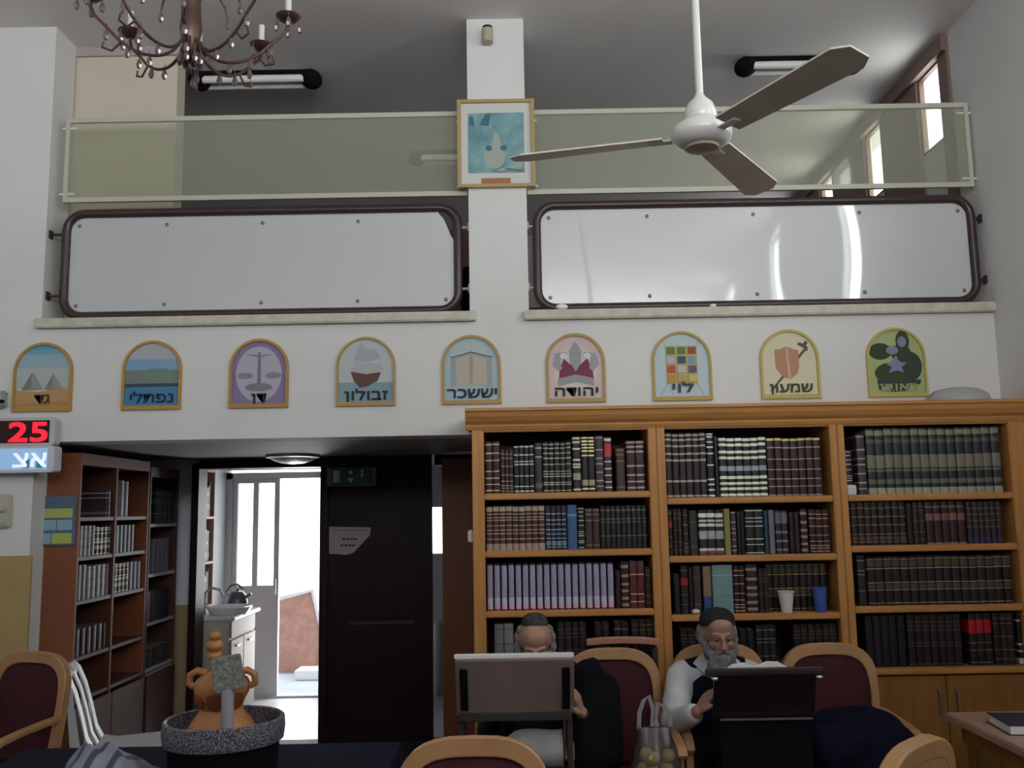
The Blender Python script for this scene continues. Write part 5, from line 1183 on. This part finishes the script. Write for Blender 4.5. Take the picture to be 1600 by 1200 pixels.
def eyes(T, R, par, closed):
    for s in (-1, 1):
        e = MB().sph(T + R @ Vector((s * .029, -.071, .004)), .0115, 14).done('eye', mat('eye_white', (.42, .38, .36), .3), par, True)
        MB().sph(T + R @ Vector((s * .029, -.0815, .001)), (.005, .002, .005), 10, tuple(R.to_euler())).done('iris', mat('iris_dark', (.03, .02, .015), .2), e, True)
        MB().sph(T + R @ Vector((s * .029, -.0725, .0075)), (.0145, .0125, .0095), 14, tuple(R.to_euler())).done('eyelid', SKIN2, par, True)
        b = MB(); b.tube([T + R @ Vector((s * .05, -.076, .024)), T + R @ Vector((s * .033, -.086, .031)), T + R @ Vector((s * .013, -.091, .026))], .0042, 6, ry=.003)
        b.done('eyebrow', HAIR, par, True)
def man(name_label, X, hz, tilt, yaw, arms, extra):
    hy = 4.60
    t = thing('person', name_label, 'person', (0, 0, 0))
    R = Euler((tilt, 0, yaw)).to_matrix(); T = Vector((X, hy - .02 - .12 * math.sin(tilt), hz))
    neck = Vector((X, hy + .055, .955)); sh = .925
    P = head_prims(T, R)
    P += [('c', neck, T + R @ Vector((0, .02, -.05)), .058, .056), ('c', neck, (X, hy + .07, .90), .062, .09)]
    P += [('e', (X, hy + .08, .80), (.165, .105, .16)), ('e', (X, hy + .08, .66), (.15, .11, .15)), ('e', (X, hy + .04, .54), (.165, .13, .10)), ('c', (X - .15, hy + .075, sh - .035), (X + .15, hy + .075, sh - .035), .062, .062)]
    for s in (-1, 1):
        hip, knee, ank = Vector((X + s * .09, hy + .06, .53)), Vector((X + s * .17, hy - .18, .52)), Vector((X + s * .15, hy - .06, .09))
        P += [('c', hip, knee, .085, .062), ('c', knee, ank, .058, .04), ('c', ank, ank + Vector((0, -.03, -.04)), .04, .035), ('c', ank + Vector((0, .02, -.045)), ank + Vector((0, -.13, -.055)), .036, .028)]
    for (shd, elb, wr, hd, hn, hs, curl) in arms:
        P += [('c', shd, elb, .052, .042), ('c', elb, wr, .041, .027)] + hand_prims(wr, hd, hn, hs, curl)
    body = remesh_blob('body', P, SKIN if tilt > .4 else SKIN2, t, .0046, 4)
    eyes(T, R, t, tilt > .4)
    # trousers and shoes
    tr = [('e', (X, hy + .04, .55), (.185, .15, .12))]
    for s in (-1, 1):
        hip, knee, ank = Vector((X + s * .09, hy + .06, .53)), Vector((X + s * .17, hy - .18, .52)), Vector((X + s * .15, hy - .06, .10))
        tr += [('c', hip, knee, .102, .078), ('c', knee, ank, .074, .062)]
        sh_ = remesh_blob('shoe', [('c', ank + Vector((0, .04, -.055)), ank + Vector((0, -.13, -.062)), .045, .037), ('c', ank + Vector((0, .0, -.03)), ank + Vector((0, -.01, -.01)), .045, .045)], mat('shoe_black', (.012, .011, .012), .35), t, .008, 3)
    remesh_blob('trousers', tr, BLACK, t, .011, 4)
    extra(t, T, R, hy, X)
    return t
def torso(X, hy, k):
    sh = .925
    return [('e', (X, hy + .08, .80), (.165 + k, .105 + k, .16)), ('e', (X, hy + .08, .66), (.155 + k, .118 + k, .15)), ('c', (X - .15, hy + .075, sh - .035), (X + .15, hy + .075, sh - .035), .062 + k, .062 + k), ('c', (X, hy + .07, .91), (X, hy + .06, .945), .095 + k * .5, .07 + k * .5)]
# the bald man, bent over the grey lectern
Xa = .088
armsA = [((Xa + .17, 4.66, .885), (Xa + .24, 4.52, .70), (Xa + .195, 4.30, .80), (-.25, -.45, .9), (-.9, .1, .0), (-.2, -.9, -.2), .75),
         ((Xa - .17, 4.66, .885), (Xa - .22, 4.5, .68), (Xa - .16, 4.36, .86), (.4, -.5, .5), (.5, -.1, -.6), (.3, -.3, .8), .5)]
def exA(t, T, R, hy, X):
    p = torso(X, hy, .024)
    for a in armsA: p += [('c', a[0], a[1], .072, .062), ('c', a[1], Vector(a[1]).lerp(Vector(a[2]), .86), .06, .044)]
    remesh_blob('jacket', p, mat('jacket_black', (.008, .008, .012), .85, var=.3, scale=14), t, .010, 4)
    e = R.to_euler(); h = []
    for s in (-1, 1):
        for (x, y, z, r) in ((.074, .02, .015, .026), (.082, .0, -.02, .022), (.07, .045, .0, .03), (.078, -.015, -.045, .02), (.066, .03, .05, .022)): h.append(('e', T + R @ Vector((s * x, y, z)), (r, r, r * 1.2)))
    h.append(('e', T + R @ Vector((0, .06, .03)), (.07, .045, .06)))
    remesh_blob('hair', h, HAIR, t, .006, 1)
    bd = [('e', T + R @ Vector((x, y, z)), (r, r, r * 1.3)) for x, y, z, r in ((0, -.075, -.105, .035), (-.045, -.05, -.075, .03), (.045, -.05, -.075, .03), (-.068, -.02, -.05, .022), (.068, -.02, -.05, .022), (0, -.08, -.14, .028))]
    remesh_blob('beard', bd, BEARD, t, .006, 1)
    b = MB(); b.lathe([(.064, -.012), (.064, 0), (.055, .022), (.035, .036), (.0001, .042)], n=28)
    k = b.done('skullcap', mat('cap_patterned', (.035, .033, .04), .8, var=.8, scale=50), t, True, T + R @ Vector((0, .045, .088)), tuple((R @ Euler((-.45, 0, 0)).to_matrix()).to_euler()))
man('balding person in black jacket and skullcap, head bent behind the grey-brown lectern', Xa, 1.075, .52, 0, armsA, exA)
# the bearded man in a white shirt and dark vest
Xb = .965
armsB = [((Xb - .175, 4.66, .885), (Xb - .235, 4.50, .705), (Xb - .165, 4.275, .80), (.5, -.12, .75), (.85, -.2, -.3), (.3, -.9, .1), .55),
         ((Xb + .175, 4.66, .885), (Xb + .22, 4.48, .74), (Xb + .16, 4.33, .90), (-.5, -.3, .35), (0, -.2, -1), (-.3, .2, .6), .35)]
def exB(t, T, R, hy, X):
    p = torso(X, hy, .010)
    for a in armsB: p += [('c', a[0], a[1], .066, .066), ('c', a[1], Vector(a[1]).lerp(Vector(a[2]), .80), .064, .046), ('e', Vector(a[0]).lerp(Vector(a[1]), .6), (.07, .07, .08))]
    s = remesh_blob('shirt', p, SHIRT, t, .009, 3)
    for sd in (-1, 1):
        b = MB(); pts = [(sd * .012, -.062, .915), (sd * .05, -.052, .965), (sd * .075, -.005, .99), (sd * .115, -.03, .955), (sd * .065, -.082, .905)]
        f = [Vector((X + x, hy + .05 + y, z)) for x, y, z in pts]; b.face(f); b.face([v + Vector((0, .006, -.004)) for v in f[::-1]])
        b.done('collar', SHIRT, s)
    v = [('e', (X, hy + .08, .80), (.182, .128, .15)), ('e', (X, hy + .08, .66), (.178, .142, .15)), ('c', (X - .125, hy + .075, .90), (X - .07, hy + .07, .925), .066, .055), ('c', (X + .125, hy + .075, .90), (X + .07, hy + .07, .925), .066, .055)]
    remesh_blob('vest', v, NAVY, t, .009, 3)
    b = []
    rng = random.Random(3)
    for x, y, z, r in ((0, -.082, -.095, .034), (-.035, -.07, -.085, .032), (.035, -.07, -.085, .032), (-.058, -.045, -.06, .027), (.058, -.045, -.06, .027), (-.07, -.015, -.035, .02), (.07, -.015, -.035, .02), (0, -.085, -.135, .036), (-.035, -.075, -.13, .034), (.035, -.075, -.13, .034), (0, -.085, -.165, .026), (-.022, -.08, -.165, .024), (.024, -.08, -.165, .024)):
        b.append(('e', T + R @ Vector((x, y, z)), (r, r * .9, r * 1.15)))
    for k in range(40):
        x = rng.uniform(-.06, .06); z = rng.uniform(-.19, -.09) * (1 - abs(x) * 3) - .02; b.append(('c', T + R @ Vector((x, -.09, z + .03)), T + R @ Vector((x * 1.15, -.1, z - .015)), .008, .004))
    b += [('c', T + R @ Vector((-.03, -.088, -.058)), T + R @ Vector((0, -.098, -.047)), .006, .006), ('c', T + R @ Vector((.03, -.088, -.058)), T + R @ Vector((0, -.098, -.047)), .006, .006)]
    remesh_blob('beard', b, BEARD, t, .0045, 1)
    h = []
    for sd in (-1, 1):
        for (x, y, z, r) in ((.076, .01, .01, .02), (.08, .0, -.02, .018), (.072, .035, .02, .026), (.07, .05, -.01, .03)): h.append(('e', T + R @ Vector((sd * x, y, z)), (r, r, r * 1.2)))
    h.append(('e', T + R @ Vector((0, .07, .02)), (.07, .04, .06)))
    remesh_blob('hair', h, HAIR, t, .006, 1)
    cp = MB().lathe([(.084, -.03), (.086, -.012), (.082, .012), (.066, .036), (.04, .05), (.0001, .056)], n=32).done('skullcap', mat('cap_black', (.008, .008, .01), .8), t, True, T + R @ Vector((0, .022, .075)), tuple((R @ Euler((-.22, 0, 0)).to_matrix()).to_euler()))
    g = MB()
    for sd in (-1, 1):
        c = Vector((sd * .032, -.098, .0)); g.tube([T + R @ (c + Vector((.024 * math.cos(a_), .004 * abs(math.cos(a_)) , .017 * math.sin(a_)))) for a_ in [2 * pi * k / 20 for k in range(20)]], .0013, 6, True)
        g.tube([T + R @ Vector((sd * .056, -.094, .004)), T + R @ Vector((sd * .08, -.03, .004)), T + R @ Vector((sd * .083, .01, .002))], .0014, 6)
    g.tube([T + R @ Vector((-.009, -.1, .002)), T + R @ Vector((0, -.104, .006)), T + R @ Vector((.009, -.1, .002))], .0013, 6)
    g.done('eyeglasses', mat('glasses_metal', (.25, .2, .18), .3, .6), t, True)
man('bearded person with black skullcap, glasses, white shirt and dark vest reading at lectern', Xb, 1.088, .16, .04, armsB, exB)
# objects that are real but parts of which stand far out of sight keep their own labels above
